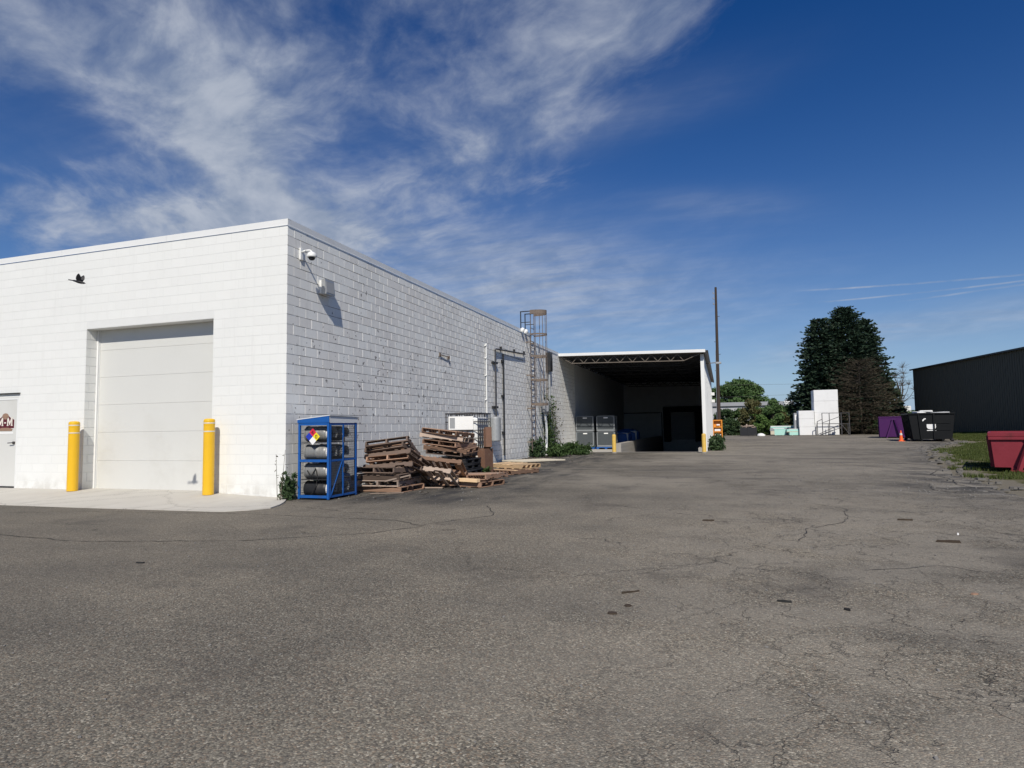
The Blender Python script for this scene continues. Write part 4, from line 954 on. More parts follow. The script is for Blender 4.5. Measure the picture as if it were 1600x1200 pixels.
plank((1.55, 1.30, .006), (0, 0, R_(25)), (.70, .10, .02), 'wood_grey', 'grey board lying in front of the first pallet pile')
plank((1.70, 1.50, .30), (0, R_(-12), R_(30)), (.55, .05, .03), 'wood_grey', 'thin splintered stick poking out of the first pallet pile')
plank((1.15, 13.6, .02), (0, R_(1), R_(62)), (2.4, 1.2, .05), 'fiberboard', 'pale yellow insulation sheet lying flat before the ladder')

# caged tank (intermediate bulk container)
IB = thing('caged_tank', 'white plastic tank in a wire cage standing behind the pallet pile', 'tank', (1.28, 6.5, .575))
MB().cbox((-.5, -.5, 0), (.5, .5, .035), .006).cbox((-.5, -.5, .10), (.5, .5, .135), .006).build('pallet_base', 'black_metal', IB)
for x in (-.42, 0, .42): MB().cbox((x - .06, -.49, .036), (x + .06, .49, .099), .006).build('base_foot', 'plastic_black', IB)
MB().cbox((-.46, -.46, .14), (.46, .46, 1.10), .07).build('bottle', 'plastic_ibc', IB)
MB().lathe([(.11, 1.095), (.11, 1.15), (.08, 1.16)], 18).build('lid', 'plastic_black', IB)
for sgn_ in (-1, 1):
    for i in range(7):
        c = -.49 + i * .98 / 6
        MB().cyl((c, sgn_ * .49, .12), (c, sgn_ * .49, 1.20), .014, n=6).build('cage_bar', 'steel', IB); MB().cyl((sgn_ * .49, c, .12), (sgn_ * .49, c, 1.20), .014, n=6).build('cage_bar', 'steel', IB)
for z in (.30, .50, .72, .96, 1.20):
    rr = .020 if z > 1.1 else .014
    for sgn_ in (-1, 1):
        MB().cyl((-.50, sgn_ * .503, z), (.50, sgn_ * .503, z), rr, n=6).build('cage_bar', 'steel', IB); MB().cyl((sgn_ * .503, -.50, z), (sgn_ * .503, .50, z), rr, n=6).build('cage_bar', 'steel', IB)
MB().box((-.40, -.522, .74), (.36, -.517, 1.12)).build('sign_plate', 'label_white', IB)
MB().box((-.36, -.5255, .78), (-.20, -.5225, 1.08)).build('sign_print', 'sheet_grey', IB)
MB().cyl((.0, -.46, .20), (.0, -.56, .20), .05, n=12).build('outlet_valve', 'plastic_black', IB)
MB().cbox((.10, -.50, .14), (.45, -.465, .28), .01).build('base_skirt', 'plastic_black', IB)
# rust-brown bins
def bin_(name, loc, rot, size, lb):
    t = thing(name, lb, 'bin', loc, rot, group='rust brown boxes beside the caged tank'); sx, sy, sz = size
    for a, b_ in (((-sx, -sy, 0), (sx, -sy + .02, sz)), ((-sx, sy - .02, 0), (sx, sy, sz)), ((-sx, -sy + .021, 0), (-sx + .02, sy - .021, sz)), ((sx - .02, -sy + .021, 0), (sx, sy - .021, sz))): MB().cbox(a, b_, .003).build('side', 'rust_brown', t)
    MB().box((-sx + .021, -sy + .021, .01), (sx - .021, sy - .021, .03)).build('bottom', 'rust_brown', t)
    for x in (-sx * .35, sx * .35): MB().cbox((x - .03, -sy - .018, .02), (x + .03, -sy - .001, sz - .02), .004).build('batten', 'rust_brown', t)
    MB().box((-.05, -sy - .006, sz * .55), (.03, -sy - .002, sz * .75)).build('paper_tag', 'cream', t)
    return t
bin_('brown_box', (1.86, 6.02, .003), (0, 0, R_(-12)), (.25, .22, .78), 'upright rust brown box on the ground beside the caged tank')
bin_('brown_box', (2.02, 6.12, .80), (0, R_(-7), R_(-62)), (.21, .09, .56), 'rust brown box tilted on top of the upright one')
plank((1.56, 5.72, .003), (0, R_(-88), R_(80)), (.75, .06, .03), 'fiberboard', 'pale upright board leaning at the brown box')

# ------------------------------------------------------------------ foliage builders
def leaves(centers, size, rs, aspect=1.8, up=0.0):
    n = len(centers); a = rs.normal(size=(n, 3)); a[:, 2] += up; a /= np.linalg.norm(a, axis=1)[:, None]
    b = rs.normal(size=(n, 3)); b -= (b * a).sum(1)[:, None] * a; b /= np.linalg.norm(b, axis=1)[:, None]
    s = (size * rs.uniform(.6, 1.35, n))[:, None]; A = a * s * aspect * .5; B = b * s * .5
    V = np.stack([centers - A, centers + B * .9 - A * .1, centers + A, centers - B * .9 - A * .1], 1).reshape(-1, 3); F = np.arange(4 * n).reshape(-1, 4); return V, F
def limb(m, p0, p1, r0, r1, n=7, bend=.08, rs=random):
    p0, p1 = Vector(p0), Vector(p1); L = (p1 - p0).length; pts = [p0]
    for i in (1, 2): pts.append(p0.lerp(p1, i / 3) + Vector((rs.uniform(-1, 1), rs.uniform(-1, 1), rs.uniform(-.4, .4))) * L * bend)
    pts.append(p1)
    for i in range(3): m.cyl(pts[i], pts[i + 1], r0 + (r1 - r0) * i / 3, r0 + (r1 - r0) * (i + 1) / 3, n, caps=False)
def broadleaf(name, lb, cat, loc, h, rad, mat, nleaf, leaf, seed, trunk=True, nb=16, squash=.8, low=.25, group=None, bare=False):
    rs = np.random.default_rng(seed); pr_ = random.Random(seed); t = thing(name, lb, cat, loc, group=group); m = MB(); C_ = []
    tr_ = max(.03, h * .018); top = h * .62
    limb(m, (0, 0, -.1), (pr_.uniform(-.1, .1) * rad, pr_.uniform(-.1, .1) * rad, top), tr_, tr_ * .45, rs=pr_, bend=.03)
    cl = []
    for i in range(nb):
        a = i * 2.4 + pr_.uniform(-.4, .4); k = pr_.uniform(0, 1); zz_ = h * (low + (.93 - low) * k); rr = rad * (1 - .75 * abs(k - .42) ** 1.5 * 1.6) * pr_.uniform(.35, .85)
        c = Vector((math.cos(a) * rr, math.sin(a) * rr, zz_)); cl.append((c, rad * pr_.uniform(.28, .46))); limb(m, (0, 0, max(.15 * h, zz_ * .55)), c, tr_ * .4, tr_ * .12, 5, rs=pr_)
        if bare:
            for _ in range(26):
                d = Vector((pr_.gauss(0, 1), pr_.gauss(0, 1), abs(pr_.gauss(.5, .8)))).normalized(); m.cyl(c, c + d * rad * pr_.uniform(.2, .55), tr_ * .12, tr_ * .03, 4, caps=False)
    cl.append((Vector((0, 0, h * .86)), rad * .4))
    m.build('trunk', 'bark', t)
    per_ = max(1, nleaf // len(cl))
    for c, r in cl:
        v = rs.normal(size=(per_, 3)); v /= np.linalg.norm(v, axis=1)[:, None]; q = v * (rs.uniform(0, 1, per_) ** .45)[:, None] * r * rs.uniform(.75, 1.15, per_)[:, None]; q[:, 2] *= squash; q = q + np.array(c); q = q[q[:, 2] > .02]; C_.append(q)
    if nleaf: V_, F_ = leaves(np.concatenate(C_), leaf, rs); npmesh('crown', V_, F_, mat, t)
    return t
def conifer(name, lb, loc, h, rad, mat, seed, levels=46, per=13, sprays=10, power=.62, droop=.25, leaf=.50, base=.04, group=None, width=.62, round_=1.0):
    rs = np.random.default_rng(seed); t = thing(name, lb, 'tree', loc, group=group); m = MB()
    m.cyl((0, 0, -.1), (0, 0, h * .97), h * .016, h * .003, 8); cs = []; ax = []; sz = []
    for l in range(levels):
        f = base + (1 - base) * (l / (levels - 1)) ** .92; z0 = f * h; L = rad * ((1 - f) ** power) * min(1.0, .55 + f * 3.0 / round_) + .10
        for i in range(per):
            a = rs.uniform(0, 2 * PI); Li = L * (rs.uniform(.62, 1.02) if i % 4 else rs.uniform(.95, 1.22)); ns = max(2, int(sprays * Li / rad) + 1)
            dirh = np.array([math.cos(a), math.sin(a), 0]); rise = rs.uniform(-.16, .22) + .55 * f ** 3
            for k in range(ns):
                u = (k + rs.uniform(.2, 1)) / ns; u = .25 + .75 * u
                p = dirh * Li * u + np.array([0, 0, z0 + Li * (rise * u - droop * u * u + .22 * max(0, u - .7))])
                for w_ in range(2):
                    side = np.array([-dirh[1], dirh[0], 0]) * rs.normal(0, .16) * Li * u
                    cs.append(p + side + rs.normal(0, .04, 3)); d = dirh + np.array([-dirh[1], dirh[0], 0]) * rs.normal(0, .55) + np.array([0, 0, rs.normal(.08, .28)]); ax.append(d / np.linalg.norm(d)); sz.append(leaf * rs.uniform(.6, 1.3) * (.6 + .4 * (1 - f)))
            if i % 3 == 0: e = dirh * Li * .8; m.cyl((0, 0, z0), (e[0], e[1], z0 + Li * (rise * .8 - droop * .64)), .025 * h / 10, .006, 4, caps=False)
    m.build('trunk', 'bark', t)
    cs = np.array(cs); ax = np.array(ax); sz = np.array(sz)[:, None]; n = len(cs)
    b = rs.normal(size=(n, 3)); b[:, 2] *= .55; b -= (b * ax).sum(1)[:, None] * ax; b /= np.linalg.norm(b, axis=1)[:, None]; c2 = np.cross(ax, b)
    V_ = []; F_ = []
    for q, bb in ((0, b), (1, c2)):
        wd = sz * width * (1.0 if q == 0 else .7)
        V_.append(np.stack([cs - ax * sz * .5, cs + bb * wd * .5, cs + ax * sz * .62, cs - bb * wd * .5], 1).reshape(-1, 3))
    V_ = np.concatenate(V_); F_ = np.arange(len(V_)).reshape(-1, 4); npmesh('crown', V_, F_, mat, t); return t
def weed(lb, loc, h, rad, n, mat, seed, stems=9, leaf=.05, group='weeds along the walls'):
    rs = np.random.default_rng(seed); pr_ = random.Random(seed); t = thing('weed', lb, 'weed', loc, group=group); m = MB(); C_ = []
    for i in range(stems):
        a = pr_.uniform(0, 2 * PI); r = rad * pr_.uniform(.1, 1); hh_ = h * pr_.uniform(.45, 1.0); e = Vector((math.cos(a) * r, math.sin(a) * r, hh_)); s0 = Vector((math.cos(a) * r * .35, math.sin(a) * r * .35, 0)); m.cyl(s0, e, .006, .003, 4, caps=False)
        k = max(2, n // stems); u = rs.uniform(.08, 1.0, k)[:, None]; C_.append(np.array(s0) * (1 - u) + np.array(e) * u + rs.normal(0, .28 * rad, (k, 3)) * np.array([1, 1, .5]) * (1.2 - .7 * u))
    m.build('stem', mat, t); q = np.concatenate(C_); q[:, 2] = np.abs(q[:, 2]) + .01; V_, F_ = leaves(q, leaf, rs, 2.2, .3); npmesh('foliage', V_, F_, mat, t); return t

weed('dark green bushy weed at the building corner beside the blue cage', (.17, -.14, .01), .55, .15, 650, 'leaves_dark', 1, 14, .045)
weed('thin dry weed stalk standing by the cage and corner', (.12, -.35, .01), 1.15, .14, 26, 'weed_dry', 2, 3, .03)
weed('low weed growing behind the blue cage', (.20, .95, .01), .5, .2, 300, 'leaves_dark', 3)
weed('green weed at the foot of the brown box', (2.05, 5.62, .01), .28, .30, 500, 'weed', 4, 14)
weed('leafy weed at the foot of the ladder', (.30, 16.9, .01), .9, .35, 900, 'leaves_dark', 5, 14, .07)
t = weed('tall straggly vine climbing the wall behind the ladder', (.30, 19.3, .01), 3.2, .50, 700, 'weed', 6, 26, .07)
weed('dry twiggy vine stems on the wall beyond the ladder', (.25, 20.2, .01), 3.0, .6, 420, 'weed_dry', 7, 40, .06)
for i, (x, y, h, r, lb) in enumerate(((1.0, 17.6, .45, .6, 'low spreading weed between the insulation sheet and the ladder'), (.9, 19.6, .6, .7, 'clump of green weeds below the wall vine'), (1.3, 21.2, .45, .6, 'low green weeds just before the dock platform'), (.6, 22.0, .5, .5, 'weeds at the wall by the dock platform'), (1.7, 19.4, .25, .5, 'sparse low weeds at the asphalt edge below the vine'))):
    weed(lb, (x, y, .01), h, r, 1100, 'weed', 10 + i, 20, .07)
weed('dark leafy bush beside the right dock bollard', (7.95, 24.2, .01), .85, .42, 1500, 'leaves_dark', 20, 18, .08)
weed('smaller leafy bush along the white dock wall', (7.85, 26.8, .01), .7, .4, 900, 'leaves_mid', 21, 14, .08)

# ------------------------------------------------------------------ containers on the right
def taper_panel(m, b0, b1, t1, t0, th):
    """slab with corners b0,b1 (bottom) t1,t0 (top), thickness th inwards by normal"""
    b0, b1, t1, t0 = (Vector(v) for v in (b0, b1, t1, t0)); n = (b1 - b0).cross(t0 - b0).normalized() * th
    q = [b0, b1, t1, t0, b0 - n, b1 - n, t1 - n, t0 - n]
    m.add(q, [(0, 1, 2, 3), (7, 6, 5, 4), (0, 4, 5, 1), (1, 5, 6, 2), (2, 6, 7, 3), (3, 7, 4, 0)])
def rolloff(name, lb, cat, loc, rzz, wt, wb, ln, h, mat, z0=.16, ribs_end=(.33, .66), ribs_side=5, wheels=True, rim=.07, label=False, group=None):
    """open tapered container: end facing local -y, length along +y"""
    t = thing(name, lb, cat, loc, (0, 0, rzz), group=group); a, b_ = wt / 2, wb / 2
    for nm, P4 in (('end_wall', ((-b_, 0, z0), (b_, 0, z0), (a, 0, h), (-a, 0, h))), ('end_wall', ((b_, ln, z0), (-b_, ln, z0), (-a, ln, h), (a, ln, h))),
                   ('side_wall', ((b_, .012, z0), (b_, ln - .012, z0), (a, ln - .012, h - .002), (a, .012, h - .002))), ('side_wall', ((-b_, ln - .012, z0), (-b_, .012, z0), (-a, .012, h - .002), (-a, ln - .012, h - .002)))):
        m = MB(); taper_panel(m, *P4, .01); m.build(nm, mat, t)
    MB().box((-b_ + .012, .012, z0 + .002), (b_ - .012, ln - .012, z0 + .05)).build('floor', mat, t)
    for x0, x1, y0, y1 in ((-a - rim, a + rim, -rim, .02), (-a - rim, a + rim, ln - .02, ln + rim), (-a - rim, -a + .02, .021, ln - .021), (a - .02, a + rim, .021, ln - .021)):
        MB().cbox((x0, y0, h - .10), (x1, y1, h + .004), .008).build('top_rim', mat, t)
    for f in ribs_end:
        x = -a + 2 * a * f; xb = -b_ + 2 * b_ * f; MB().bar((xb, -.045, z0), (x, -.045, h - .10), .07, .085).build('rib', mat, t)
    for s in (-1, 1):
        for i in range(ribs_side):
            y = .25 + (ln - .5) * i / max(1, ribs_side - 1); MB().bar((s * (b_ + .045), y, z0), (s * (a + .045), y, h - .10), .07, .085).build('rib', mat, t)
        MB().cbox((s * b_ * .55 - .05, -.05, z0 - .12), (s * b_ * .55 + .05, ln + .02, z0 - .002), .006).build('skid', mat, t)
        if wheels:
            for y in (.28, ln - .35):
                w_ = MB().cyl((s * (b_ + .02), y, .10), (s * (b_ + .16), y, .10), .10, n=16).build('wheel', 'rubber', t); MB().cyl((s * (b_ + .165), y, .10), (s * (b_ + .17), y, .10), .05, n=10).build('hub', 'steel', w_)
                MB().cbox((s * (b_ - .02) - .03, y - .09, .06), (s * (b_ - .02) + .03, y + .09, z0 - .001), .004).build('axle_bracket', mat, t)
    return t
bd = rolloff('black_dumpster', 'black roll-off dumpster heaped with white foam scrap beside the grass', 'dumpster', (21.62, 38.6, 0), R_(-8), 2.55, 2.15, 4.2, 1.93, 'black_paint', ribs_end=(.22, .56), ribs_side=6)
for z in (.75, 1.2): MB().cbox((.20, -.03, z), (1.05, -.002, z + .07), .006).build('end_bar', 'black_paint', bd)
MB().prism([(-.22, .96), (-.16, .86), (-.02, .82), (.13, .82), (.25, .86), (.30, .96), (.30, 1.16), (-.22, 1.16)], .004, Matrix.Translation((-.05, -.006, 0))).build('white_sticker', 'label_white', bd)
MB().box((-.27, -.006, .72), (.26, -.002, .77)).build('white_sticker', 'label_white', bd)
MB().prism([(-.48, 1.36), (-.40, 1.40), (-.36, 1.48), (-.28, 1.50), (-.30, 1.58), (-.40, 1.54), (-.48, 1.46)], .004, Matrix.Translation((-.02, -.006, 0))).build('white_sticker', 'label_white', bd)
def scrap(loc, rot, size, lb, mat='foam_white', grp='foam scrap heaped in the black dumpster'):
    rs = random.Random(lb); m = MB(); m.cbox((-size[0] / 2, -size[1] / 2, 0), (size[0] / 2, size[1] / 2, size[2]), .03); m.v = [(x + rs.uniform(-.02, .02), y + rs.uniform(-.02, .02), z + rs.uniform(-.012, .012)) for x, y, z in m.v]
    o = m.build('foam_scrap', mat, None, loc); o.rotation_euler = rot; tag(o, lb, 'foam', grp)
scrap((21.12, 39.3, 1.80), (.05, .03, .2), (.6, .8, .22), 'white foam slab at the left of the heap in the black dumpster')
scrap((21.47, 39.2, 1.97), (-.04, .02, -.1), (.75, .6, .12), 'small white foam slab standing highest on the heap in the black dumpster')
scrap((22.25, 39.3, 1.84), (.03, -.05, .1), (1.05, .9, .13), 'long white foam slab at the right of the heap in the black dumpster')
scrap((22.0, 40.8, 1.50), (.0, .1, .5), (1.6, 1.5, .3), 'broad white foam slab at the back of the heap in the black dumpster')
def aframe(t, cx, apex, half, zt, zb, mat, w_=.09, out=.42):
    MB().bar((cx - half, -out * .6, zb), (cx + apex - .08, -.10, zt), w_).build('a_frame_leg', mat, t); MB().bar((cx + half, -out * .6, zb), (cx + apex + .08, -.10, zt), w_ * 1.2).build('a_frame_leg', mat, t)
    MB().cyl((cx + apex - .15, -.12, zt), (cx + apex + .15, -.12, zt), .06, n=12).build('hook_bar', mat, t)
pd = rolloff('purple_dumpster', 'purple roll-off container with inverted V hook frame behind the cone', 'dumpster', (22.05, 49.9, 0), R_(-15), 2.35, 2.30, 4.5, 1.80, 'purple_paint', z0=.10, ribs_end=(), ribs_side=6, wheels=False, rim=.03)
aframe(pd, -.12, .04, .52, 1.55, .02, 'purple_paint')
MB().cbox((.62, -.05, .30), (.95, -.004, .62), .01).build('latch_plate', 'purple_paint', pd)
rd = rolloff('red_dumpster', 'faded red steel container with diagonal brace on the grass', 'dumpster', (16.12, 9.62, -.01), R_(-19), 1.90, 1.76, 2.9, 1.03, 'red_paint', z0=.10, ribs_end=(), ribs_side=4, wheels=False, rim=.05)
MB().cbox((-.99, -.055, .84), (.99, .0, .925), .006).build('end_channel', 'red_paint', rd)
aframe(rd, .02, .0, .40, .98, .02, 'red_paint', .09, .50)
MB().box((-.55, -.30, .0), (.55, .0, .035)).build('base_plate', 'red_paint', rd)
MB().box((-.10, -.006, .12), (.30, -.001, .62)).build('access_plate', 'black_paint', rd)
tc_ = thing('traffic_cone', 'orange traffic cone standing before the black dumpster', 'cone', (20.03, 39.6, 0))
MB().cbox((-.19, -.19, 0), (.19, .19, .035), .01).build('base', 'cone_orange', tc_); MB().lathe([(.145, .035), (.13, .06), (.035, .74), (.03, .75)], 20).build('body', 'cone_orange', tc_)
MB().lathe([(.086, .40), (.068, .54), (.066, .541)], 20, Matrix.Translation((0, 0, .0)) @ Matrix.Scale(1.06, 4)).build('reflective_band', 'tape', tc_)

# ------------------------------------------------------------------ far end of the yard
def foam_stack(name, lb, x0, x1, y0, y1, rows_, h):
    t = thing(name, lb, 'foam stack', ((x0 + x1) / 2, y0, 0), group='stacks of white foam blocks'); z = .03; rs = random.Random(lb); hx = (x1 - x0) / 2
    for i in range(rows_):
        hh_ = h / rows_; o = rs.uniform(-.05, .05); m = MB(); m.cbox((-hx + o, rs.uniform(-.05, .05), z), (hx + o, y1 - y0, z + hh_ - .008), .02); m.build('foam_block', 'foam_white', t); z += hh_
    return t
foam_stack('foam_stack', 'tall stack of white foam blocks before the spruce', 17.95, 20.35, 66.0, 68.2, 4, 4.95)
foam_stack('foam_stack', 'lower stack of white foam blocks left of the tall one', 16.35, 17.90, 65.6, 67.6, 3, 2.70)
fs_ = thing('hollow_foam_box', 'grey foam panel box with a square opening left of the white stacks', 'foam', (16.05, 66.3, 0))
MB().cbox((-.14, 0, .02), (.14, .9, 2.5), .03).build('panel', 'sheet_grey', fs_); MB().box((-.06, -.012, 1.7), (.12, -.001, 2.3)).build('opening', 'label_white', fs_)
st = thing('stair_frame', 'dark steel stair and railing frame before the white foam stacks', 'railing', (18.0, 64.5, 0))
for x, z in ((0, 1.5), (.5, 2.42), (1.2, 2.42), (2.35, 2.40), (3.12, 2.40)): MB().bar((x, 0, 0), (x, 0, z), .07).build('post', 'steel', st)
for a, b_ in (((.5, 0, 2.40), (3.12, 0, 2.38)), ((.5, 0, 1.25), (3.12, 0, 1.23)), ((0, 0, 1.50), (.5, 0, 1.75)), ((0, 0, .10), (2.3, 0, 1.20)), ((.1, 0, .0), (2.35, 0, .85)), ((.5, 0, 1.35), (2.2, 0, 2.0)), ((2.35, 0, 1.2), (3.12, 0, .05))): MB().bar(a, b_, .055).build('rail', 'steel', st)
for x in (0, 1.2, 3.12): MB().bar((x, 0, .03), (x, .9, .03), .06).bar((x, .9, .0), (x, .9, 1.2), .06).build('rear_leg', 'steel', st)
for i in range(5): MB().box((.25 + i * .4, .02, .16 + i * .2), (.60 + i * .4, .85, .19 + i * .2)).build('tread', 'steel', st)
def slabs(lb, x, y, w_, d, hs, mat2, seed):
    rs = random.Random(seed); t = thing('board_stack', lb, 'board stack', (x, y, 0), (0, 0, rs.uniform(-.1, .1)), group='stacks of mint green insulation boards'); z = .04
    for h, mt in hs: o = rs.uniform(-.15, .15); MB().cbox((-w_ / 2 + o, -d / 2, z), (w_ / 2 + o, d / 2, z + h - .006), .01).build('board', mt, t); z += h
    for xx in (-.3, .3): MB().box((xx * w_ - .05, -d / 2, 0), (xx * w_ + .05, d / 2, .039)).build('bearer', 'wood_grey', t)
slabs('mint green insulation boards in the taller left stack', 14.40, 67.4, 1.2, 1.4, [(.62, 'foam_mint'), (.10, 'foam_mint'), (.08, 'foam_white')], 0, 1)
slabs('mint green and white insulation boards in the low right stack', 16.25, 66.6, 2.2, 1.2, [(.34, 'foam_mint'), (.07, 'fiberboard'), (.24, 'foam_mint'), (.06, 'foam_white')], 0, 2)
slabs('wide pile of pale boards behind the mint green stacks', 15.4, 69.4, 3.6, 1.2, [(.45, 'fiberboard'), (.35, 'sheet_grey'), (.14, 'foam_mint'), (.10, 'foam_white')], 0, 3)
# dark scrap bin
sb = thing('scrap_bin', 'dark bin of scrap timber at the far end of the yard', 'bin', (11.05, 65.4, 0))
for a, b_ in (((-.85, 0, .05), (.85, .03, .95)), ((-.85, 1.1, .05), (.85, 1.13, .95)), ((-.85, .031, .05), (-.82, 1.099, .95)), ((.82, .031, .05), (.85, 1.099, .95))): MB().box(a, b_).build('side', 'plastic_black', sb)
for x in (-.84, 0, .84): MB().box((x - .05, -.04, 0), (x + .05, -.002, 1.02)).build('post', 'black_metal', sb)
for i in range(9):
    rs = random.Random(i + 90); o = MB().cbox((-.35, -.06, -.05), (.35, .06, .05), .01).build('timber_offcut', 'wood_grey', None, (11.05 + rs.uniform(-.55, .55), 65.95 + rs.uniform(-.3, .3), .98 + .09 * (i % 3))); o.rotation_euler = (rs.uniform(-.4, .4), rs.uniform(-.4, .4), rs.uniform(0, 3)); tag(o, 'grey timber offcut heaped on the dark scrap bin', 'offcut', 'timber offcuts heaped on the scrap bin')
o = bundle_ = None
m = MB(); rs = random.Random(5); n = 12; prof_ = [(1.0, 0), (1.05, .4), (.7, .85), (.2, 1.0)]; vs = []
for r, hh_ in prof_:
    for i in range(n): a = 2 * PI * i / n; vs.append((r * .42 * math.cos(a) * rs.uniform(.85, 1.1), r * .3 * math.sin(a) * rs.uniform(.85, 1.1), hh_ * .30))
o = m.add(vs, [(k * n + i, k * n + (i + 1) % n, (k + 1) * n + (i + 1) % n, (k + 1) * n + i) for k in range(3) for i in range(n)] + [tuple(range(3 * n, 4 * n))]).build('white_sack', 'foam_white', None, (12.35, 65.2, 0), smooth=True); tag(o, 'white sack lying on the ground beside the scrap bin', 'sack')
# orange rack
oc = thing('orange_rack', 'orange steel rack with shelves at the corner of the dock wall', 'rack', (7.82, 57.0, 0), (0, 0, 0))
for x in (-.42, .42):
    for y in (0, .6): MB().cbox((x - .05, y - .03, 0), (x + .05, y + .03, 1.82), .006).build('upright', 'orange_paint', oc)
for z in (.10, .62, 1.10, 1.78): MB().cbox((-.37, -.03, z - .06), (.37, .63, z + .04), .006).build('shelf', 'orange_paint', oc)
MB().box((-.36, .30, .18), (.36, .32, 1.72)).build('back_sheet', 'orange_paint', oc)
MB().cbox((-.30, .04, .67), (.28, .26, .88), .02).build('white_carton', 'label_white', oc); MB().cbox((-.30, .04, .15), (.30, .26, .36), .02).build('white_carton', 'label_white', oc); MB().cbox((-.10, .04, 1.22), (.22, .2, 1.38), .03, Matrix.Rotation(.0, 4, 'Y')).build('white_carton', 'label_white', oc)
# utility pole
up = thing('utility_pole', 'tall dark wooden utility pole beyond the dock wall', 'pole', (7.95, 62.0, 0), (0, R_(.6), 0))
MB().cyl((0, 0, -.3), (0, 0, 16.5), .21, .12, 14).build('pole', 'pole_wood', up)
for z in (15.2, 15.8, 14.6): MB().cyl((-.30, 0, z), (.12, 0, z), .03, n=6).cyl((-.28, 0, z), (-.28, 0, z + .18), .05, n=8).build('insulator', 'sheet_grey', up)
for i, z in enumerate((13.2, 10.4, 9.0, 7.2)): MB().bar((0, 0, z), ((.35, -.3)[i % 2], 0, z + .05), .05).build('step_bolt', 'steel', up)
MB().cyl((-.215, 0, 0), (-.16, 0, 9.5), .035, n=6).build('riser_pipe', 'galv', up)
def wire(p0, p1, sag, lb):
    p0, p1 = Vector(p0), Vector(p1); pts = []
    for i in range(25): u = i / 24; q = p0.lerp(p1, u); q.z -= sag * 4 * u * (1 - u); pts.append(q)
    o = MB().tube(pts, .014, 5).build('overhead_wire', 'black_metal'); tag(o, lb, 'wire', 'overhead wires behind the yard')
wire((8.0, 88, 7.2), (60, 96, 8.2), .5, 'upper thin overhead wire crossing behind the shrubs'); wire((-12, 92, 5.6), (60, 97, 7.3), .6, 'lower thin overhead wire crossing behind the shrubs')

# dark metal shed on the right
p0 = Vector((28.34, 68.58, 0)); p1 = Vector((31.09, 49.09, 0)); dv_ = (p1 - p0).normalized(); ang = math.atan2(dv_.y, dv_.x); SL = 46.0
DS = thing('dark_shed', 'long dark green metal shed with vertical ribs on the right', 'building', (p0.x, p0.y, 0), (0, 0, ang))
npan = 46; pw_ = SL / npan; pp = []
for i in range(3):
    y = i * pw_ / 3; h = pw_ / 3; pp += [(y, 0), (y + h * .70, 0), (y + h * .78, -.03), (y + h * .92, -.03)]
pp.append((pw_, 0)); vs = []
for y, o_ in pp: vs += [(y, o_, -.2), (y, o_, 7.02)]
pm_ = MB().add(vs, [(2 * i, 2 * i + 2, 2 * i + 3, 2 * i + 1) for i in range(len(pp) - 1)]).mesh('wall_panel', 'siding_dark')
for i in range(npan): inst('wall_panel', pm_, DS, (i * pw_, 0, 0))
MB().box((-.02, .01, -.3), (SL, 20, 7.0)).build('wall_core', 'siding_dark', DS)
m = MB(); m.add([(-.25, -.30, 7.05), (SL + .2, -.30, 7.05), (SL + .2, 10, 8.9), (-.25, 10, 8.9), (SL + .2, 20.3, 7.05), (-.25, 20.3, 7.05), (-.25, -.30, 6.97), (SL + .2, -.30, 6.97), (SL + .2, 10, 8.8), (-.25, 10, 8.8), (SL + .2, 20.3, 6.97), (-.25, 20.3, 6.97)],
    [(0, 1, 2, 3), (3, 2, 4, 5), (6, 9, 8, 7), (9, 11, 10, 8), (0, 6, 7, 1), (0, 3, 9, 6), (3, 5, 11, 9), (1, 7, 8, 2), (2, 8, 10, 4), (5, 4, 10, 11)]); m.build('roof', 'siding_trim', DS)
MB().box((-.20, -.34, 6.92), (SL + .1, -.22, 7.06)).build('gutter', 'black_metal', DS)
MB().box((-.06, -.05, -.2), (.08, -.032, 7.0)).build('corner_trim', 'siding_trim', DS)

# far building behind the shrubs
FB = thing('far_building', 'long pale grey low building far behind the shrubs', 'building', (-30, 100, 0))
MB().box((0, 0, -.5), (49, 14, 4.35)).build('wall', 'siding_far', FB); MB().box((-.3, -.3, 4.35), (49.3, 14.3, 4.95)).build('roof', 'roof_far', FB)
for i in range(12): MB().box((2 + i * 4, -.03, 2.4), (3.4 + i * 4, -.001, 3.4)).build('window', 'sheet_grey', FB)
WB = thing('white_vent_stack', 'white tapered stack standing beside the far grey building', 'stack', (18.1, 98.5, 0))
MB().lathe([(.75, 0), (.72, 3.6), (.55, 4.2), (.52, 4.8), (.35, 4.95)], 14).build('shell', 'metal_white', WB); MB().lathe([(.28, 4.94), (.28, 5.15), (.1, 5.2)], 12).build('cap', 'galv', WB)
FB2 = thing('white_trailer', 'white trailer body far behind the hedge right of the spruce', 'trailer', (31.2, 100, 0))
MB().cbox((-4.5, 0, 1.0), (4.5, 2.5, 3.75), .04).build('body', 'metal_white', FB2); MB().box((-4.2, .3, .75), (4.2, 2.2, .999)).build('chassis', 'black_metal', FB2)
for x in (-3.6, -2.5, 3.0): MB().cyl((x, .1, .5), (x, .45, .5), .5, n=18).build('wheel', 'rubber', FB2)
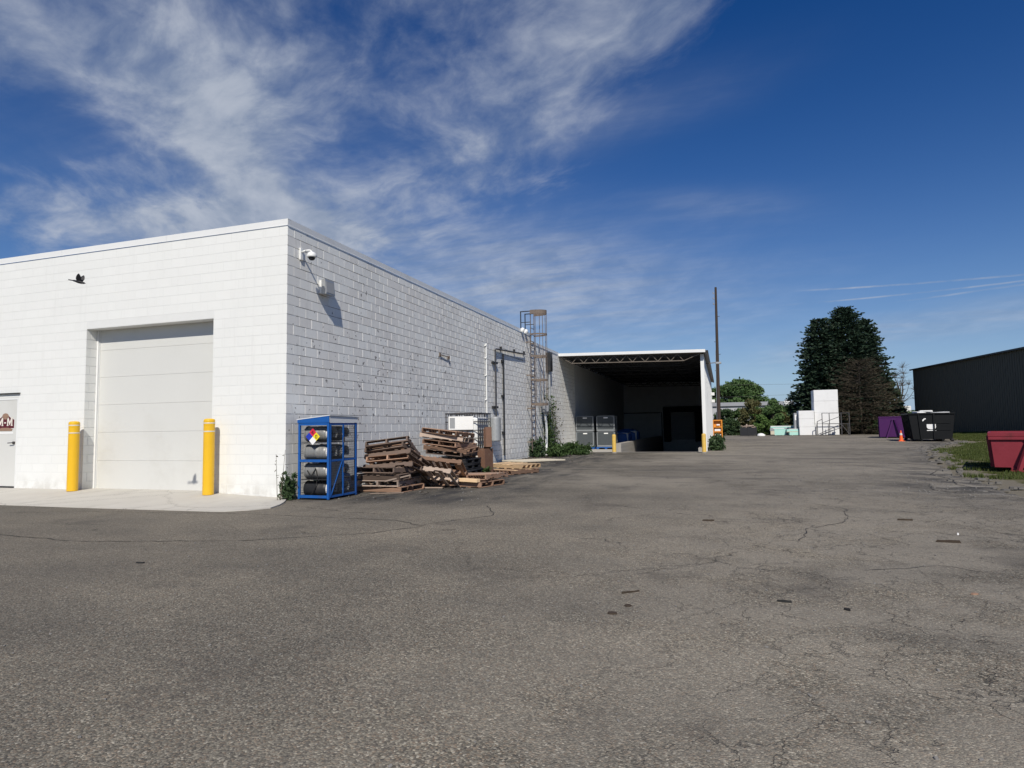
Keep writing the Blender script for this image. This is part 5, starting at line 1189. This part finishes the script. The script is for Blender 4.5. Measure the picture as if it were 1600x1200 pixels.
# ------------------------------------------------------------------ trees
SG_ = 'dense dark spruces beyond the foam stacks'
conifer('spruce_tree', 'tallest dark spruce, the middle one of the dense clump', (22.6, 74.0, 0), 15.2, 5.6, 'spruce_needles', 11, levels=66, per=26, sprays=14, power=.52, group=SG_)
conifer('spruce_tree', 'left spruce of the dense clump with a lower rounded top', (19.8, 73.0, 0), 13.8, 3.9, 'spruce_needles', 12, levels=58, per=20, sprays=12, power=.45, group=SG_)
conifer('spruce_tree', 'right spruce of the dense clump with lower shoulder', (24.9, 74.0, 0), 13.6, 3.6, 'spruce_needles', 13, levels=54, per=19, sprays=12, power=.50, group=SG_)
conifer('brown_conifer', 'brownish twiggy half bare conifer in front of the dark spruces', (23.3, 70.0, 0), 8.3, 5.1, 'brown_twigs', 14, levels=46, per=15, sprays=13, power=.42, leaf=.50, width=.13, droop=.10)
conifer('brown_conifer', 'green brown bushy conifer at the right foot of the spruces', (26.6, 72.5, 0), 5.6, 2.6, 'leaves_olive', 15, levels=26, per=14, sprays=7, power=.45, leaf=.30, width=.3)
broadleaf('background_tree', 'broad green tree behind the shrubs right of the pole', 'tree', (12.9, 125.0, 0), 10.3, 4.4, 'leaves_mid', 15000, .30, 31, nb=26, low=.30, group='green trees behind the shrubs')
broadleaf('background_tree', 'green tree directly behind the utility pole', 'tree', (8.2, 127.0, 0), 9.6, 3.6, 'leaves_mid', 11000, .30, 32, nb=20, group='green trees behind the shrubs')
broadleaf('background_tree', 'pale leafless tree at the corner of the dark shed', 'tree', (33.6, 97, 0), 10.2, 2.4, 'leaves_olive', 0, .12, 33, nb=16, bare=True, group='leafless trees by the shed')
broadleaf('background_tree', 'second leafless tree peeping past the spruce', 'tree', (31.3, 99, 0), 9.0, 2.0, 'leaves_olive', 0, .12, 34, nb=14, bare=True, group='leafless trees by the shed')
broadleaf('background_tree', 'green tree between the spruce and the leafless trees', 'tree', (29.8, 88, 0), 7.4, 2.2, 'leaves_dark', 8000, .18, 35, nb=18, group='green trees behind the shrubs')
HG = 'shrubs along the far end of the yard'
hedge = [(8.5, 74, 3.3, 1.6, 'leaves_dark', 'dark shrub behind the orange rack'), (10.3, 75, 3.3, 1.9, 'leaves_mid', 'green shrub right of the pole foot'), (11.7, 72.5, 4.3, 1.6, 'leaves_olive', 'tall olive shrub behind the scrap bin'),
         (13.4, 75.5, 3.5, 1.9, 'leaves_fresh', 'fresh green shrub in the middle of the row'), (14.1, 71.8, 4.5, 1.4, 'leaves_mid', 'upright green shrub with visible stems behind the sack'), (15.6, 75, 3.6, 1.8, 'leaves_mid', 'green shrub behind the mint boards'), (9.6, 70.5, 1.7, 1.1, 'leaves_dark', 'low dark bush left of the scrap bin'),
         (12.9, 70.6, 2.3, 1.2, 'leaves_fresh', 'low fresh green bush right of the scrap bin'), (15.0, 72.6, 2.6, 1.3, 'leaves_olive', 'olive bush just behind the mint boards'), (12.4, 78, 3.4, 2.0, 'leaves_dark', 'dark green shrub at the back of the row'), (17.2, 77.5, 3.6, 1.6, 'leaves_mid', 'green shrub between the boards and the columnar conifers')]
for i, (x, y, h, r, mt, lb) in enumerate(hedge): broadleaf('shrub', lb, 'shrub', (x, y, 0), h, r, mt, 5200, .15, 60 + i, nb=18, low=.06, group=HG)
for i, (x, y, h, r, lb) in enumerate(((16.6, 74.5, 4.9, 1.25, 'dark columnar conifer at the left of the spruce, left one'), (18.2, 75.5, 4.5, 1.1, 'dark columnar conifer at the left of the spruce, right one'))): conifer('dark_conifer', lb, (x, y, 0), h, r, 'leaves_dark', 80 + i, levels=24, per=12, sprays=5, power=.35, leaf=.28, group='dark columnar conifers')
for i, (x, y, h, r, mt, lb) in enumerate(((27.5, 78, 3.0, 1.8, 'leaves_fresh', 'fresh green hedge shrub behind the purple container'), (29.5, 80, 3.2, 1.8, 'leaves_mid', 'green hedge shrub left of the dark shed corner'), (24.6, 69.0, 1.5, .9, 'leaves_dark', 'low dark shrub under the brown conifer'), (26.2, 70.0, 1.3, .8, 'leaves_olive', 'low olive shrub beside the purple container'))):
    broadleaf('shrub', lb, 'shrub', (x, y, 0), h, r, mt, 3500, .14, 90 + i, nb=12, low=.10, group=HG)
# distant tree belt all round
V_, F_ = [], []; rs = np.random.default_rng(99); cen = []
for i in range(900):
    a = rs.uniform(0, 2 * PI); d = rs.uniform(210, 330); x, y = CAMP.x + d * math.sin(a), CAMP.y + d * math.cos(a); hgt = 3.5 + 3.0 * mnoise.noise(Vector((a * 9, 0, 0))) + rs.uniform(0, 2.5)
    q = rs.normal(size=(34, 3)); q /= np.linalg.norm(q, axis=1)[:, None]; q *= (rs.uniform(.3, 1, 34) ** .5)[:, None]; q *= np.array([5, 5, hgt * .55]); q += np.array([x, y, hgt * .5]); cen.append(q)
V_, F_ = leaves(np.concatenate(cen), 2.2, rs, 1.3); o = npmesh('tree_belt', V_, F_, 'leaves_mid'); tag(o, 'distant belt of green trees along the horizon', 'woodland', kind='stuff')

# ------------------------------------------------------------------ grass, broken edge, litter
rs = np.random.default_rng(5); pts = []
N = 110000; ys = np.concatenate([rs.uniform(2, 22, N // 2), rs.uniform(15, 62, N // 2)]); off = rs.uniform(.15, 13, N)
V_ = []; F_ = []
for y, d in zip(ys, off):
    x = xr0(y) + d
    nz = mnoise.noise(Vector((x * .8, y * .8, 2))) + .5 * mnoise.noise(Vector((x * 2.3, y * 2.3, 4)))
    if d < 1.8 and nz < .55 - d * .5: continue
    if nz < -.45: continue
    z = gz(x, y); h = rs.uniform(.04, .10) * (1.3 if nz > .3 else 1.0); a = rs.uniform(0, 2 * PI); w_ = .010 + .00035 * y
    for k in range(2):
        aa = a + k * 2.1; dx, dy = math.cos(aa) * w_, math.sin(aa) * w_; lx, ly = rs.normal(0, .025, 2); o_ = len(V_); V_ += [(x - dx, y - dy, z - .01), (x + dx, y + dy, z - .01), (x + lx, y + ly, z + h)]; F_.append((o_, o_ + 1, o_ + 2))
o = npmesh('grass', V_, F_, 'grass'); tag(o, 'rough grass between the asphalt edge and the dark shed', 'grass', kind='stuff')
m = MB(); pr_ = random.Random(8)
for i in range(130):
    y = pr_.uniform(1.5, 40); x = xr(y) + pr_.gauss(.10, .30); s = pr_.uniform(.03, .13) * (1 if y < 20 else 1.6); k = pr_.randint(5, 7); a0 = pr_.uniform(0, 6); h = pr_.uniform(.01, .035)
    P_ = [(math.cos(a0 + 2 * PI * j / k) * s * pr_.uniform(.6, 1.2), math.sin(a0 + 2 * PI * j / k) * s * pr_.uniform(.6, 1.2)) for j in range(k)]; zb = -.01
    m.add([(x + a, y + b_, zb) for a, b_ in P_] + [(x + a * .85, y + b_ * .85, zb + h + .012) for a, b_ in P_], [tuple(range(k, 2 * k))] + [(j, (j + 1) % k, k + (j + 1) % k, k + j) for j in range(k)])
o = m.build('rubble', 'asphalt_chunk'); tag(o, 'broken asphalt lumps along the ragged yard edge', 'rubble', kind='stuff')
m = MB()
for i in range(1500):
    u = pr_.random()
    if u < .6: x, y, s = pr_.uniform(2, 13), pr_.uniform(-8.5, 4), pr_.uniform(.004, .011)
    elif u < .85: x, y, s = abs(pr_.gauss(0, 1.4)) + .1, pr_.uniform(0, 22), pr_.uniform(.008, .022)
    else: x, y, s = pr_.uniform(9, 13.5), pr_.uniform(2, 14), pr_.uniform(.008, .022)
    M2 = Matrix.Translation((x, y, s * .35)) @ Euler((pr_.uniform(-.5, .5), pr_.uniform(-.5, .5), pr_.uniform(0, 6))).to_matrix().to_4x4(); m.cbox((-s, -s * .7, -s * .5), (s, s * .7, s * .5), s * .3, M2)
o = m.build('loose_gravel', 'stone'); tag(o, 'loose stone chips scattered over the asphalt', 'gravel', kind='stuff')
m = MB()
for i in range(1500):
    x, y = abs(pr_.gauss(0, 1.0)) + .05, pr_.uniform(.2, 22); s = pr_.uniform(.015, .05); M2 = Matrix.Translation((x, y, .008 + s * .2)) @ Euler((pr_.uniform(-.4, .4), pr_.uniform(-.4, .4), pr_.uniform(0, 6))).to_matrix().to_4x4(); m.box((-s, -s * .35, -.002), (s, s * .35, .002), M2)
o = m.build('leaf_litter', 'leaf_litter'); tag(o, 'dead leaves and bark bits gathered along the wall foot', 'litter', kind='stuff')
def flat_bit(lb, px, s, asp, rot, mat, h=.008, cat='litter'):
    d = Rt * (px[0] - 800) - Up * (px[1] - 600) + Fw * 985.92; k = -CAMP.z / d.z; p = CAMP + d * k; rs_ = random.Random(lb); n = 8
    P_ = [(math.cos(2 * PI * j / n) * s * rs_.uniform(.75, 1.15), math.sin(2 * PI * j / n) * s * asp * rs_.uniform(.75, 1.15)) for j in range(n)]
    o = MB().add([(a, b_, .001) for a, b_ in P_] + [(a * .9, b_ * .9, h + rs_.uniform(0, h * .6)) for a, b_ in P_], [tuple(range(n, 2 * n))] + [(j, (j + 1) % n, n + (j + 1) % n, n + j) for j in range(n)]).build('ground_litter', mat, None, (p.x, p.y, 0)); o.rotation_euler = (0, 0, rot); tag(o, lb, cat, 'bits of litter on the asphalt')
flat_bit('flat dark scrap on the asphalt near the middle foreground', (957, 959), .040, .7, .3, 'leaf_litter')
flat_bit('smaller dark scrap just right of the flat dark one', (981, 947), .035, .7, .8, 'leaf_litter')
flat_bit('short dark stick on the asphalt right of centre', (1225, 941), .050, .22, -.1, 'rubber', .012)
flat_bit('tiny dark stick right of the short one', (1324, 954), .028, .3, -.7, 'rubber', .012)
flat_bit('long dark stick on the right of the asphalt', (1486, 848), .13, .07, -.05, 'leaf_litter', .02)
flat_bit('pale wood splinter on the asphalt before the dock', (1106, 814), .10, .12, .05, 'leaf_litter', .016)
flat_bit('dark leaf scrap on the far right asphalt', (1413, 813), .10, .25, .0, 'leaf_litter', .016)
flat_bit('tan dead leaf on the right foreground asphalt', (1522, 929), .035, .6, .4, 'wood_brown', .008)
flat_bit('white paper scrap on the right asphalt', (1497, 836), .010, .6, .2, 'label_white', .02)
flat_bit('thin curved twig left of the short dark stick', (984, 926), .10, .08, .7, 'leaf_litter', .01)
flat_bit('dark twig on the left foreground asphalt', (220, 880), .05, .3, .2, 'rubber', .01)
